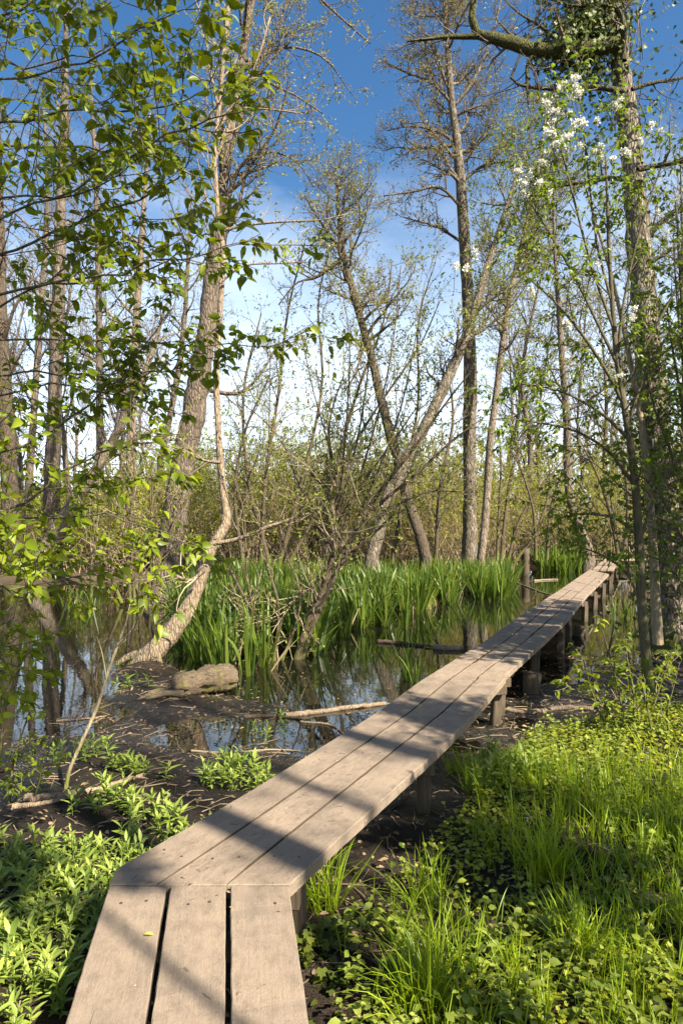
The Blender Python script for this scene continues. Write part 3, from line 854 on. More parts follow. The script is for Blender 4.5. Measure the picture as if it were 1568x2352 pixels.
# ivy: hangs in the upper fork and climbs the lower trunk
def ivy(name, label, PP, rad, n, size, seed, nst=14):
    rng = np.random.default_rng(seed)
    mb = MB()
    K = len(PP)
    i = rng.integers(0, K, n)
    c = PP[i] + rng.normal(0, 1, (n, 3)) * np.asarray(rad)[i][:, None] * np.array([1, 1, .9])
    out = norm(c - PP[i]); 
    d = norm(np.array([0, 0, -.9]) + rng.normal(0, .6, (n, 3)))
    mb.inst(L_IVY, c, d, norm(out + np.array([0, -.3, .4]) + rng.normal(0, .5, (n, 3))), rng.uniform(*size, n), 1)
    ps = []; 
    for k in range(nst):
        s0 = rng.integers(0, max(1, K - 4)); m = PP[s0:s0 + max(4, K // 2)]
        q = spline(m + rng.normal(0, .5, (len(m), 3)) * np.asarray(rad)[s0:s0 + len(m)][:, None], 10); ps.append(q)
    mb.tubes(np.array(ps), np.full((nst, 10), .008), 4, 0)
    o = mb.build(name, [T_BROWN, F_IVY], None, PP[0]); return tag(o, label, 'ivy')
ip = np.vstack([spline(np.array([P(1400, 60, 10.2), P(1350, 80, 10.2), P(1300, 95, 10.1), P(1265, 118, 10.1)]), 14), spline(np.array([P(1330, 10, 10.3), P(1345, 110, 10.3), P(1360, 190, 10.3)]), 10),
                spline(np.array([P(1300, -30, 10.4), P(1350, -20, 10.3), P(1390, 0, 10.2)]), 10)])
ivy('ivy', "dark ivy mass hanging in the fork of the mossy limb", ip, np.r_[np.full(14, .18), np.full(10, .26), np.full(10, .36)], 4200, (.05, .085), 21)
ip = np.vstack([OAK.p[56:110:2] + np.array([.12, .05, 0])])
ivy('ivy', "sparse ivy on the right flank of the big trunk's top", ip, np.full(len(ip), .42), 1300, (.05, .08), 22)
ip = OAK.p[1:46] + np.array([0, -.05, 0])
ivy('ivy', "ivy climbing the shaded middle of the big rough trunk", ip, np.r_[np.full(12, .40), np.linspace(.36, .22, 33)], 3200, (.05, .09), 23)

# T1 the curved pale alder in front of the pond
q0 = G(330, 1530)
t = Tree('curved_tree', "pale smooth slender tree with a trunk curving out of exposed roots at the water's edge", 'tree',
         [(318, 1518, 58), (350, 1500, 56), (385, 1465, 52), (415, 1425, 46), (440, 1380, 40), (462, 1325, 36), (482, 1268, 32), (508, 1225, 27), (521, 1192, 24), (513, 1130, 20), (506, 1060, 18), (500, 960, 17), (497, 870, 17), (502, 770, 16), (510, 650, 14), (513, 580, 13), (503, 520, 12), (497, 430, 12), (493, 350, 12), (503, 250, 11), (514, 125, 11), (524, 20, 10), (535, -120, 7), (545, -260, 4)], 9.4, 10.6, seed=12, bark=B_PALE, flare=.05, sides=18, rough=.045, K=120, thin=.84)
for pts in ([(340, 1500, 34), (322, 1512, 26), (300, 1530, 18), (270, 1560, 10)], [(350, 1503, 30), (345, 1525, 22), (342, 1548, 15), (338, 1570, 8)], [(330, 1506, 30), (318, 1530, 20), (322, 1555, 14), (318, 1575, 8)], [(330, 1500, 26), (300, 1508, 18), (278, 1520, 12), (255, 1540, 7)], [(360, 1500, 22), (366, 1525, 14), (372, 1545, 8)]):
    t.px_limb(pts, 9.4)
rp = np.concatenate([a for a, b in t.limbs]); rr_ = np.concatenate([b for a, b in t.limbs])
for k in range(len(rp)):
    mb = MB(); mb.tubes(rp[k:k + 1], rr_[k:k + 1], 9, 0, False, .09, t.rng); mb.build('root', B_PALE, t.root, t.org)
t.limbs = []; t.n_px = 0
t.px_limb([(490, 1248, 12), (540, 1240, 9), (600, 1215, 8), (660, 1195, 6), (710, 1178, 4)], 9.4)
t.px_limb([(470, 1310, 10), (440, 1332, 8), (410, 1325, 7), (385, 1305, 5)], 9.3)
t.px_limb([(506, 1062, 9), (480, 1060, 7), (450, 1050, 5), (432, 1030, 3)], 9.8)
t.px_limb([(513, 530, 8), (560, 518, 7), (640, 510, 5), (740, 505, 3), (800, 490, 2)], 10.2)
t.px_limb([(505, 650, 7), (560, 610, 5), (640, 605, 4), (740, 600, 2)], 10)
t.px_limb([(500, 300, 9), (540, 230, 7), (590, 140, 6), (620, 40, 4)], 10.4)
t.px_limb([(493, 370, 8), (545, 260, 7), (600, 250, 4), (690, 260, 2)], 10.4)
t.px_limb([(503, 250, 8), (480, 150, 6), (470, 60, 4), (440, -20, 2)], 10.4)
bare_crown(t, 12, (.55, 1), 45, (.5, 1.4), .1, 6, 4, F_BUD, F_SMALL, 6, (.035, .068), T_PALE, (.3, 1.0), (.15, .45), tipr=.0025)
t.finish()

# T2 thick old trunk behind it
t = Tree('old_trunk_tree', "thick grey trunk leaning right, right behind the slender curved tree", 'tree',
         [(372, 1362, 82), (386, 1290, 66), (402, 1180, 58), (418, 1080, 54), (440, 975, 52), (456, 880, 50), (470, 800, 46), (483, 705, 44), (493, 620, 42), (503, 540, 38), (516, 480, 34), (513, 420, 24), (528, 310, 22), (548, 180, 21), (574, 30, 17), (592, -120, 12), (600, -280, 6)], 16.5, seed=13, bark=B_OLD, sides=22, K=100, rough=.03)
t.px_limb([(500, 560, 14), (540, 500, 9), (560, 420, 7), (572, 380, 4)], 16.4)
t.px_limb([(520, 380, 10), (545, 300, 9), (585, 170, 8), (640, 60, 6), (670, -30, 4)], 16.4)
t.px_limb([(560, 130, 10), (620, 190, 6), (680, 220, 4), (740, 260, 3)], 16.6)
t.px_limb([(596, -150, 9), (680, -60, 7), (760, 20, 5), (850, 100, 3)], 16.4)
t.px_limb([(552, 170, 8), (640, 110, 6), (740, 130, 4), (810, 220, 2)], 16.6)
t.px_limb([(513, 420, 8), (600, 350, 6), (680, 370, 4), (720, 430, 2)], 16.4)
t.px_limb([(455, 890, 12), (540, 905, 9), (590, 870, 6), (640, 790, 4)], 16.6)
bare_crown(t, 20, (.5, 1), 60, (1.8, 4.2), .04, 9, 6, F_BUD, F_CATKIN, 5, (.05, .10), T_GREY, (.5, 1.3), (.3, .7))
t.finish()

# left trunks
LT = [
 ("old_alder_tree", "broad straight dark trunk on the left, thickest of the left bank's upright trunks", [(108, 1330, 48), (118, 1180, 38), (124, 1000, 33), (130, 800, 29), (136, 600, 26), (141, 450, 22), (146, 330, 18), (150, 200, 14), (152, 60, 10), (155, -100, 5)], 24.5, B_FAR),
 ("tilted_tree", "short thick pale trunk tilting right at the left bank's waterline", [(84, 1322, 44), (112, 1250, 38), (150, 1190, 34), (195, 1120, 28), (245, 1040, 22), (300, 930, 16), (350, 810, 10), (380, 700, 5)], 22.8, B_LEAN),
 ("edge_tree", "dark trunk cut by the left edge of the picture", [(40, 1325, 46), (26, 1180, 40), (18, 1000, 34), (10, 850, 30), (4, 700, 25), (0, 500, 20), (-5, 300, 14), (-8, 100, 8)], 23.5, B_DARK),
 ("upright_tree", "slim upright trunk between the broad dark trunk and the thick old leaning trunk", [(232, 1318, 22), (231, 1150, 18), (230, 1000, 17), (229, 800, 15), (226, 600, 13), (222, 450, 11), (215, 300, 8), (205, 150, 4)], 26, B_FAR),
 ("forked_tree", "trunk with pale forked top standing just left of the thick old trunk", [(302, 1322, 26), (300, 1150, 22), (302, 1000, 20), (308, 850, 18), (316, 700, 16), (325, 560, 13), (335, 420, 9), (345, 260, 5)], 25, B_LEAN),
 ("swaying_tree", "thin trunk leaning right across the gap beside the old trunk", [(345, 1310, 20), (358, 1150, 16), (372, 1050, 15), (392, 950, 14), (412, 840, 13), (425, 720, 11), (432, 600, 8), (440, 450, 4)], 27, B_FAR),
 ("grey_tree", "thin grey trunk near the left edge with a high fork", [(62, 1322, 20), (68, 1100, 17), (82, 900, 15), (95, 700, 14), (105, 560, 12), (110, 400, 9), (100, 250, 5)], 28, B_FAR),
]
for k, (nm, lab, pts, Yd, bk) in enumerate(LT):
    t = Tree(nm, lab, 'tree', pts, Yd, seed=40 + k, bark=bk, sides=14)
    bare_crown(t, 20, (.35, 1), 50, (1.4, 3.6), .06, 5, 4, F_CATKIN, F_BUD, 3, (.05, .10), T_GREY, (.6, 1.6), (.3, .8), tipr=.004)
    t.finish()

# ------------------------------------------------------------------ far wood: copies of four bare trees
protos = []
for k in range(4):
    rng = np.random.default_rng(80 + k)
    H = 14 + 2 * k
    w = [(0, 0, -.3, .20), (.1, .05, 2, .16), (.25 * rng.normal(), .2 * rng.normal(), 5, .13), (.5 * rng.normal(), .4 * rng.normal(), 9, .09), (.7 * rng.normal(), .6 * rng.normal(), H, .02)]
    t = Tree('far_tree', "slender bare tree in the far wood beyond the pond", 'tree', None, 0, world=w, seed=90 + k, bark=B_FAR, sides=9, K=30, group='bare trees of the far wood', ground=False)
    bare_crown(t, 26, (.22, 1), 45, (1.8, 4.4), .08, 6, 5, F_CATKIN, F_BUD if k % 2 else None, 4, (.06, .13), T_GREY, (.7, 1.8), (.4, .9), tipr=.006)
    t.finish(); protos.append(t.root)
def copy_tree(o):
    c = o.copy(); COL.objects.link(c)
    for ch in o.children:
        d = ch.copy(); COL.objects.link(d); d.parent = c
    return c
rng = np.random.default_rng(77)
spots = []
for x, Yd in [(-40, 30), (45, 33), (165, 30), (200, 42), (275, 36), (340, 44), (450, 40), (600, 52), (1165, 42), (1200, 34), (1245, 40), (1320, 38), (1370, 44), (1400, 36), (1445, 33), (1480, 40), (1520, 34), (1560, 30), (1600, 36), (1190, 55), (1420, 58), (-90, 34)]:
    q = P(x, 1200, Yd); spots.append((q[0], q[1]))
for i, (x, y) in enumerate(spots):
    o = protos[i] if i < 4 else copy_tree(protos[i % 4])
    s = rng.uniform(.75, 1.1)
    o.location = (x, y, zg(x, y)); o.rotation_euler = (rng.normal(0, .03), rng.normal(0, .05), rng.uniform(0, 6.28)); o.scale = (s, s, s)

# ------------------------------------------------------------------ bank thicket (one mass)
def thicket(name, xs, n, seed, hh, leafm, nl, ls):
    rng = np.random.default_rng(seed); mb = MB()
    px = rng.uniform(xs[0], xs[1], n); Yd = rng.uniform(*xs[2], n)
    x = (px - 784) / 1568 * Yd
    z = hgt(x, Yd); ok = z > -.05; x, Yd, z, px = x[ok], Yd[ok], z[ok], px[ok]; n = len(x)
    K = 8; d = norm(np.stack([rng.normal(0, .35, n), rng.normal(0, .35, n), np.ones(n)], -1))
    L = rng.uniform(*hh, n) * np.interp(px, [100, 520], [.55, 1.0]); Q = np.zeros((n, K, 3)); Q[:, 0] = np.stack([x, Yd, z - .05], -1)
    for k in range(1, K):
        d = norm(d + rng.normal(0, .13, (n, 3)) + np.array([0, 0, .02])); Q[:, k] = Q[:, k - 1] + d * (L / (K - 1))[:, None]
    R = rng.uniform(.008, .028, n)[:, None] * np.linspace(1, .2, K)[None]
    mb.tubes(Q, R, 4, 0)
    a = spawn(Q, R, 7, .15, 1, 42, 16, (.5, 1.5), 5, rng, up=.08, wob=.18, rr=.6, rtip=.004); mb.tubes(*a, 3, 0)
    b = spawn(*a, 3, .2, 1, 40, 16, (.25, .7), 4, rng, up=.05, wob=.2, rr=.7, rtip=.003); mb.tubes(*b, 3, 0)
    # leaves come mostly in the upper part
    for src, cnt in ((b[0], nl), (a[0], max(1, nl // 2))):
        p, dd = along(src, cnt, .2, 1, rng)
        lo = np.interp(p[:, 2], [.5, 1.9, 3.2], [.12, .6, 1]); keep = rng.random(len(p)) < lo
        p, dd = p[keep], dd[keep]
        mb.inst(L_DIA, p, dd, upn(len(p), rng, 1.0), rng.uniform(*ls, len(p)), 1)
    o = mb.build(name, [T_THICKET if seed % 2 else T_GREY, leafm]); tag(o, None, None, None, 'stuff'); return o
th = thicket('thicket', (-150, 1750, (23.5, 33)), 2300, 61, (1.8, 5.4), F_BANK, 8, (.045, .10)); tag(th, "dense yellow green bank thicket of thin stems behind the iris bed", "thicket")
th = thicket('thicket', (-300, 1900, (34, 52)), 1300, 62, (4.4, 8.6), F_BANK, 9, (.08, .17)); tag(th, "taller hazy green scrub filling the far side of the swamp", "thicket")
th = thicket('thicket', (560, 1130, (22.5, 27)), 260, 63, (1.4, 3.4), F_BANK, 5, (.04, .08)); tag(th, "tangle of pale twigs at the foot of the leaning trunks", "thicket")

# ------------------------------------------------------------------ willow bush in the middle
def bush(name, label, cat, stems, Y, seed, bark, twm, shoots, leafm, ls, lsz, l2=(8, (.4, 1.2)), l3=(4, (.15, .45)), up=.12, leaf_tmpl=L_MID, nl=4, part='stem', tl=(.15, 1), wob=.12, thin=1.0):
    rng = np.random.default_rng(seed)
    PPs, PRs = [], []
    for pts in stems:
        Ys = pts[0][3] if len(pts[0]) > 3 else Y
        p, r = limb([tuple(q[:3]) for q in pts], Ys, 16); r = r * thin; PPs.append(p); PRs.append(r)
    PP, PR = np.array(PPs), np.array(PRs)
    org = PP[0, 0].copy()
    root = empty(name, org, label, cat)
    for k in range(len(PP)):
        mb = MB(); mb.tubes(PP[k:k + 1], PR[k:k + 1], 9 if PR[k].max() > .012 else 6, 0, True, .035, rng); mb.build(part, bark, root, org)
    cr = MB()
    a = spawn(PP, PR, l2[0], *tl, 42, 16, l2[1], 7, rng, up=up, wob=wob, rr=.5, rtip=.0025); cr.tubes(*a, 4, 0)
    b = spawn(*a, l3[0], .2, 1, 42, 16, l3[1], 5, rng, up=up * .6, wob=.18, rr=.65, rtip=.0018); cr.tubes(*b, 3, 0)
    p, d = along(b[0], nl, .15, 1., rng)
    cr.inst(leaf_tmpl, p, d, upn(len(p), rng, .7), rng.uniform(*lsz, len(p)), 1)
    p, d = along(a[0], ls, .3, 1., rng)
    cr.inst(leaf_tmpl, p, d, upn(len(p), rng, .7), rng.uniform(*lsz, len(p)), 1)
    cr.build('crown', [twm, leafm], root, org)
    return root, a, b
bush('willow_bush', "dark many stemmed willow bush standing in the water in front of the iris bed", 'bush', [
    [(672, 1560, 40), (690, 1490, 34), (715, 1415, 30), (750, 1330, 27), (775, 1265, 23), (830, 1190, 17), (890, 1105, 14), (950, 1030, 11), (1020, 930, 8), (1075, 860, 5)],
    [(690, 1540, 24), (712, 1450, 20), (765, 1335, 20), (800, 1250, 17), (870, 1160, 13), (960, 1085, 11), (1040, 1010, 8), (1110, 960, 4)],
    [(765, 1300, 20), (772, 1210, 17), (752, 1130, 16), (728, 1100, 14), (714, 1088, 13)],
    [(766, 1260, 16), (775, 1160, 12), (768, 1080, 11), (755, 1000, 9), (765, 930, 6), (790, 860, 4)],
    [(748, 1330, 12), (752, 1250, 11), (790, 1175, 10), (850, 1085, 9), (905, 1010, 7), (960, 930, 4)],
    [(740, 1320, 14), (660, 1400, 10), (640, 1460, 8), (632, 1540, 6)],
    [(800, 1250, 12), (835, 1185, 11), (900, 1165, 9), (980, 1130, 7), (1060, 1130, 3)],
    [(705, 1480, 14), (735, 1380, 12), (790, 1290, 12), (860, 1225, 9), (905, 1180, 7)],
    [(760, 1290, 11), (800, 1100, 8), (830, 960, 7), (850, 800, 5), (862, 640, 3)],
    [(765, 1280, 10), (690, 1120, 7), (650, 1020, 6), (600, 960, 4), (560, 930, 2)],
    [(800, 1240, 10), (900, 1000, 7), (940, 850, 5), (975, 650, 3)],
    [(770, 1290, 10), (760, 1060, 6), (720, 900, 5), (690, 760, 3)],
    [(775, 1260, 10), (860, 980, 7), (900, 800, 5), (920, 610, 3)],
    [(770, 1280, 9), (800, 900, 6), (800, 760, 4), (780, 640, 2)],
  ], 9.8, 31, B_SHRUB, T_PALE, None, F_SMALL, 5, (.03, .055), (15, (.5, 1.6)), (6, (.2, .6)), thin=.62, nl=6)
bush('bare_bush', "loose tangle of thin pale stems at the water's edge left of the willow bush", 'bush', [
    [(640, 1550, 12), (610, 1460, 9), (560, 1370, 8), (520, 1290, 6), (500, 1255, 4)],
    [(650, 1545, 9), (600, 1490, 7), (560, 1420, 6), (530, 1340, 3)],
    [(625, 1540, 8), (640, 1400, 6), (610, 1290, 5), (590, 1180, 3)],
    [(640, 1540, 8), (690, 1380, 5), (650, 1250, 4), (630, 1100, 3)],
    [(610, 1535, 7), (570, 1340, 5), (560, 1180, 4), (530, 1080, 2)],
    [(655, 1560, 10), (615, 1490, 9), (590, 1440, 6), (570, 1400, 3)],
  ], 9.7, 32, B_SHRUB, T_PALE, None, F_SMALL, 2, (.022, .045), (8, (.3, .8)), (4, (.12, .35)), .06)
bush('pond_bush', "thin twiggy bush rising on the left bank behind the curved tree's roots", 'bush', [
    [(300, 1390, 9), (290, 1250, 7), (260, 1150, 5), (240, 1050, 3)], [(320, 1395, 9), (330, 1260, 7), (350, 1160, 5), (345, 1060, 3)],
    [(340, 1395, 9), (370, 1280, 6), (400, 1200, 5), (440, 1130, 3)], [(280, 1385, 9), (230, 1260, 6), (190, 1160, 4), (150, 1080, 3)],
    [(310, 1390, 8), (300, 1200, 6), (310, 1100, 4), (300, 1000, 2)], [(330, 1390, 8), (300, 1300, 6), (290, 1200, 4), (320, 1120, 2)],
    [(210, 1385, 8), (212, 1280, 6), (215, 1180, 4), (200, 1080, 2)], [(350, 1390, 9), (345, 1330, 7), (380, 1240, 5), (385, 1130, 3)],
  ], 16.0, 33, B_SHRUB, T_PALE, None, F_BANK, 3, (.04, .075), (9, (.5, 1.4)), (5, (.2, .6)), .06)
bush('far_bush', "thin bare bush arching beside the second slim trunk on the far bank", 'bush', [
    [(1150, 1290, 9), (1160, 1180, 7), (1175, 1080, 5), (1210, 990, 3)], [(1165, 1290, 9), (1190, 1200, 6), (1240, 1120, 5), (1300, 1050, 3)],
    [(1140, 1290, 8), (1145, 1170, 6), (1150, 1060, 4), (1140, 980, 2)], [(1180, 1292, 8), (1230, 1220, 6), (1260, 1120, 4), (1255, 1020, 2)],
    [(1255, 1285, 8), (1262, 1180, 6), (1290, 1090, 4), (1350, 1030, 2)], [(1230, 1285, 8), (1225, 1180, 6), (1200, 1090, 4), (1170, 1030, 2)],
    [(1420, 1285, 9), (1400, 1180, 7), (1370, 1090, 5), (1330, 1010, 3)], [(1430, 1285, 9), (1440, 1170, 7), (1430, 1060, 5), (1400, 960, 3)],
  ], 23.5, 34, B_SHRUB, T_BROWN, None, F_BANK, 2, (.05, .09), (9, (.7, 1.8)), (5, (.3, .8)), .06)

bush('tall_bush', "tall loose grey bush of arching shoots filling the gap between the two leaning trunks", 'bush', [
    [(600, 1300, 12), (610, 1100, 9), (640, 900, 7), (660, 720, 5), (700, 560, 3)], [(620, 1300, 11), (570, 1100, 8), (560, 900, 6), (600, 720, 3)],
    [(640, 1300, 11), (700, 1080, 8), (740, 880, 6), (730, 700, 4), (760, 560, 2)], [(660, 1300, 10), (760, 1120, 8), (850, 960, 6), (960, 800, 4), (1010, 690, 2)],
    [(760, 1300, 12), (770, 1100, 9), (820, 900, 7), (880, 740, 5), (900, 600, 3)], [(900, 1295, 10), (930, 1100, 8), (960, 920, 6), (960, 740, 4), (1000, 600, 2)],
    [(1000, 1295, 10), (1010, 1120, 8), (1040, 960, 6), (1020, 820, 3)], [(560, 1300, 10), (540, 1150, 8), (560, 1000, 6), (620, 860, 3)],
  ], 21.5, 35, B_SHRUB, T_GREY, None, F_SMALL, 4, (.05, .09), (24, (.9, 2.8)), (8, (.35, 1.0)), .03, nl=4, wob=.2)
# ------------------------------------------------------------------ bird cherry on the right
rng = np.random.default_rng(51)
def cherry(name, label, stems, Y, seed, bark2=None, l2n=9, l2len=(.5, 1.5), l3n=5, l3len=(.2, .55), nl=5, lsz=(.045, .08), leafm=F_CHERRY2, blossoms=None, tmpl=L_CHERRY2, bark=B_SAP, up=.03, tl=(.3, 1), ns=9, twm=T_BROWN, droop=.15, part='stem', a_leaf=4, wig=0):
    rng = np.random.default_rng(seed)
    PPs, PRs, bk = [], [], []
    for st in stems:
        Ys = Y
        m = bark
        if isinstance(st, tuple): st, Ys, m = st
        if np.ndim(Ys): p, r = trunk_from([(*q[:3], Ys[0] + (Ys[1] - Ys[0]) * i / (len(st) - 1)) for i, q in enumerate(st)], Ys[0], K=20)
        else: p, r = limb(st, Ys, 20)
        PPs.append(p); PRs.append(r); bk.append(m)
    PP, PR = np.array(PPs), np.array(PRs)
    if wig:
        kk = np.linspace(0, 1, PP.shape[1]); sg = norm(np.gradient(PP, axis=1))
        wv = np.cumsum(rng.normal(0, wig, PP.shape), axis=1) * kk[None, :, None]; PP[1:] += wv[1:]; PR[1:] *= .62
    org = np.array([PP[0, 0, 0], PP[0, 0, 1], zg(*PP[0, 0, :2])])
    root = empty(name, org, label, 'tree')
    for k in range(len(PP)):
        mb = MB(); mb.tubes(PP[k:k + 1], PR[k:k + 1], ns, 0, True, .03, rng); mb.build(part, bk[k], root, org)
    cr = MB()
    a = spawn(PP, PR, l2n, *tl, 48, 14, l2len, 8, rng, up=up, wob=.11, rr=.45, rtip=.002, rmax=.012); cr.tubes(*a, 4, 0)
    b = spawn(*a, l3n, .2, 1, 48, 14, l3len, 5, rng, up=.03, wob=.13, rr=.6, rtip=.0015); cr.tubes(*b, 3, 0)
    for src, n in ((b[0], nl), (a[0], a_leaf)):
        p, d = along(src, n, .15, 1., rng, 58, 16)
        d = norm(d * np.array([1, 1, .5]) + np.array([0, 0, -droop]))
        nn = upn(len(p), rng, .6); ss = rng.uniform(*lsz, len(p)); w_ = rng.uniform(.75, 1.2, len(p)); hf = rng.random(len(p)) < .5
        cr.inst(tmpl, p[hf], d[hf], nn[hf], ss[hf], 1, w_[hf]); cr.inst(L_CHERRY2, p[~hf], d[~hf], nn[~hf], ss[~hf], 1, w_[~hf])
    mats = [twm, leafm]
    cr.build('crown', mats, root, org)
    if blossoms:
        bl = MB(); st = []; lf = []
        for (x, y, Yb, n, sx, sy) in blossoms:
            for _ in range(n):
                c = P(x + rng.normal(0, sx), y + rng.normal(0, sy), Yb + rng.normal(0, .15))
                ax = norm(np.array([rng.normal(0, .6), rng.normal(0, .6), rng.uniform(-.8, .6)]))
                L = rng.uniform(.06, .11); m = 110
                u = rng.uniform(0, 1, m)
                pp = c + ax * (u * L)[:, None] + rng.normal(0, .0135, (m, 3))
                st.append(np.array([c + np.array([rng.normal(0, .05), .03, -.28]), c + np.array([0, .015, -.1]), c, c + ax * L]))
                lf.append(c + rng.normal(0, .07, (4, 3)) + np.array([0, .06, -.06]))
                bl.inst(L_DIA, pp, rng.normal(0, 1, (m, 3)), rng.normal(0, 1, (m, 3)), rng.uniform(.014, .024, m), 0, np.full(m, 1.9))
        bo = bl.build('blossom', F_FLOWER, root, org)
        ex = MB(); ex.tubes(np.array(st), np.full((len(st), 4), .003), 4, 0); lf = np.concatenate(lf); dd = rng.normal(0, 1, lf.shape); dd[:, 2] = np.abs(dd[:, 2]) * .5
        ex.inst(tmpl, lf, dd, upn(len(lf), rng, .5), rng.uniform(.05, .085, len(lf)), 1); fo = ex.build('flower_stalk', mats, root, org); fo['kind'] = 'stuff'
    return root
BL = [(1270, 265, 7.6, 13, 26, 32), (1300, 300, 7.6, 6, 18, 20), (1330, 205, 7.6, 5, 14, 12), (1300, 200, 7.6, 3, 12, 8), (1212, 420, 7.6, 12, 22, 14), (1200, 455, 7.6, 5, 12, 12), (1255, 345, 7.6, 6, 16, 12), (1390, 350, 7.6, 8, 26, 14),
      (1345, 285, 7.6, 3, 10, 10), (1420, 235, 7.6, 4, 16, 10), (1068, 620, 7.4, 3, 18, 14), (1228, 662, 7.4, 1, 5, 5), (1300, 745, 7.6, 1, 5, 5), (1480, 300, 7.8, 3, 20, 20), (1540, 560, 7.8, 3, 20, 20), (1460, 720, 7.8, 3, 20, 30), (1370, 590, 7.6, 1, 10, 10), (1520, 460, 7.8, 2, 20, 20), (1410, 860, 7.6, 1, 5, 5)]
cherry('blossoming_cherry_tree', "leafy cherry with white blossom clusters in front of the big right trunk", [
    [(1492, 1600, 26), (1480, 1480, 23), (1472, 1380, 22), (1466, 1250, 21), (1458, 1120, 19), (1445, 1010, 17), (1430, 920, 15), (1416, 830, 13), (1408, 740, 11), (1400, 620, 9), (1394, 480, 7), (1390, 360, 4)],
    ([(1510, 1480, 24), (1504, 1380, 22), (1500, 1280, 21), (1492, 1160, 18), (1482, 1060, 16), (1472, 970, 14), (1450, 850, 12), (1432, 760, 10), (1405, 640, 8), (1370, 520, 6), (1340, 420, 3)], 8.6, B_SAPL),
    [(1432, 930, 10), (1390, 850, 8), (1330, 760, 7), (1270, 690, 5), (1190, 620, 3)],
    [(1418, 840, 9), (1370, 740, 7), (1310, 620, 6), (1240, 500, 5), (1190, 430, 3)],
    [(1410, 760, 8), (1360, 620, 6), (1320, 470, 5), (1285, 330, 4), (1260, 240, 2)],
    [(1458, 1120, 9), (1400, 1040, 7), (1320, 990, 6), (1230, 970, 4), (1150, 960, 2)],
    [(1445, 1010, 9), (1380, 950, 7), (1290, 900, 5), (1190, 880, 3)],
    [(1416, 830, 8), (1430, 700, 6), (1460, 560, 5), (1500, 430, 4), (1540, 330, 2)],
    [(1440, 980, 8), (1480, 860, 7), (1540, 760, 5), (1600, 690, 3)],
    [(1466, 1250, 8), (1500, 1150, 7), (1550, 1060, 6), (1610, 990, 4)],
    [(1464, 1230, 8), (1410, 1190, 6), (1340, 1180, 5), (1280, 1190, 3)],
    [(1405, 700, 7), (1370, 560, 5), (1350, 400, 4), (1330, 220, 3)],
    [(1474, 1400, 7), (1440, 1320, 6), (1390, 1280, 5), (1330, 1255, 3)],
    [(1430, 900, 7), (1500, 760, 6), (1560, 650, 5), (1620, 560, 3)],
  ], 7.8, 52, l2n=11, l3n=4, nl=6, lsz=(.05, .088), blossoms=BL, l2len=(.4, 1.35), l3len=(.15, .5), droop=.35, a_leaf=6)
# low leafy suckers at its foot
cherry('leafy_cherry_tree', "dense green cherry foliage crowding the right edge beside the big trunk", [
    [(1620, 1620, 22), (1600, 1400, 20), (1590, 1200, 18), (1580, 1000, 14), (1570, 800, 10), (1560, 600, 7), (1550, 450, 4)],
    [(1595, 1300, 10), (1550, 1200, 8), (1500, 1120, 6), (1450, 1080, 3)], [(1590, 1180, 10), (1540, 1040, 7), (1500, 930, 5), (1480, 840, 3)],
    [(1582, 1050, 9), (1560, 900, 7), (1540, 780, 5), (1530, 700, 3)], [(1575, 900, 9), (1560, 760, 6), (1550, 640, 4), (1545, 540, 2)],
    [(1600, 1400, 9), (1560, 1330, 7), (1520, 1290, 5), (1470, 1270, 3)],
  ], 8.4, 57, l2n=9, l3n=5, nl=5, lsz=(.045, .08), l2len=(.3, .8), l3len=(.15, .4), droop=.2, a_leaf=8, tl=(.15, 1))
cherry('cherry_seedling', "bright green leafy seedling growing in front of the dark sapling's foot", [
    [(1435, 1680, 6), (1420, 1590, 5), (1400, 1510, 4), (1380, 1440, 2)], [(1450, 1690, 6), (1455, 1600, 5), (1440, 1520, 4), (1435, 1450, 2)],
    [(1470, 1690, 6), (1500, 1620, 5), (1520, 1560, 3), (1540, 1520, 2)], [(1400, 1690, 5), (1370, 1620, 4), (1350, 1560, 3), (1340, 1510, 2)],
    [(1430, 1690, 5), (1400, 1640, 4), (1350, 1600, 3), (1310, 1580, 2)],
  ], 6.4, 53, l2n=5, l2len=(.15, .4), l3n=3, l3len=(.06, .18), nl=3, lsz=(.05, .085), leafm=F_CHERRY, ns=6, a_leaf=3, twm=T_PALE, tl=(.2, 1))
cherry('cherry_seedling', "low leafy seedling at the right edge above the bright herbs", [
    [(1540, 1700, 6), (1530, 1640, 5), (1545, 1580, 3), (1560, 1520, 2)], [(1500, 1710, 6), (1490, 1650, 5), (1480, 1600, 3), (1470, 1560, 2)],
    [(1560, 1710, 6), (1590, 1640, 4), (1600, 1580, 3), (1620, 1520, 2)],
  ], 6.0, 54, l2n=5, l2len=(.15, .4), l3n=3, l3len=(.06, .18), nl=3, lsz=(.045, .075), leafm=F_CHERRY, ns=6, a_leaf=3, twm=T_PALE, tl=(.2, 1))
cherry('cherry_seedling', "bright leafy seedlings crowding the left edge of the mud below the overhanging branches", [
    [(20, 1880, 7), (30, 1760, 6), (60, 1660, 4), (90, 1590, 2)], [(-20, 1880, 7), (0, 1740, 6), (10, 1640, 4), (40, 1540, 2)],
    [(60, 1880, 6), (90, 1800, 5), (100, 1740, 3), (130, 1690, 2)], [(-60, 1880, 7), (-40, 1700, 5), (-20, 1580, 3), (10, 1480, 2)],
    [(0, 1880, 6), (40, 1830, 5), (50, 1790, 3), (40, 1740, 2)],
  ], 4.7, 58, l2n=5, l2len=(.12, .34), l3n=3, l3len=(.05, .15), nl=3, lsz=(.035, .065), leafm=F_CHERRY, ns=6, a_leaf=3, twm=T_PALE, tl=(.2, 1))

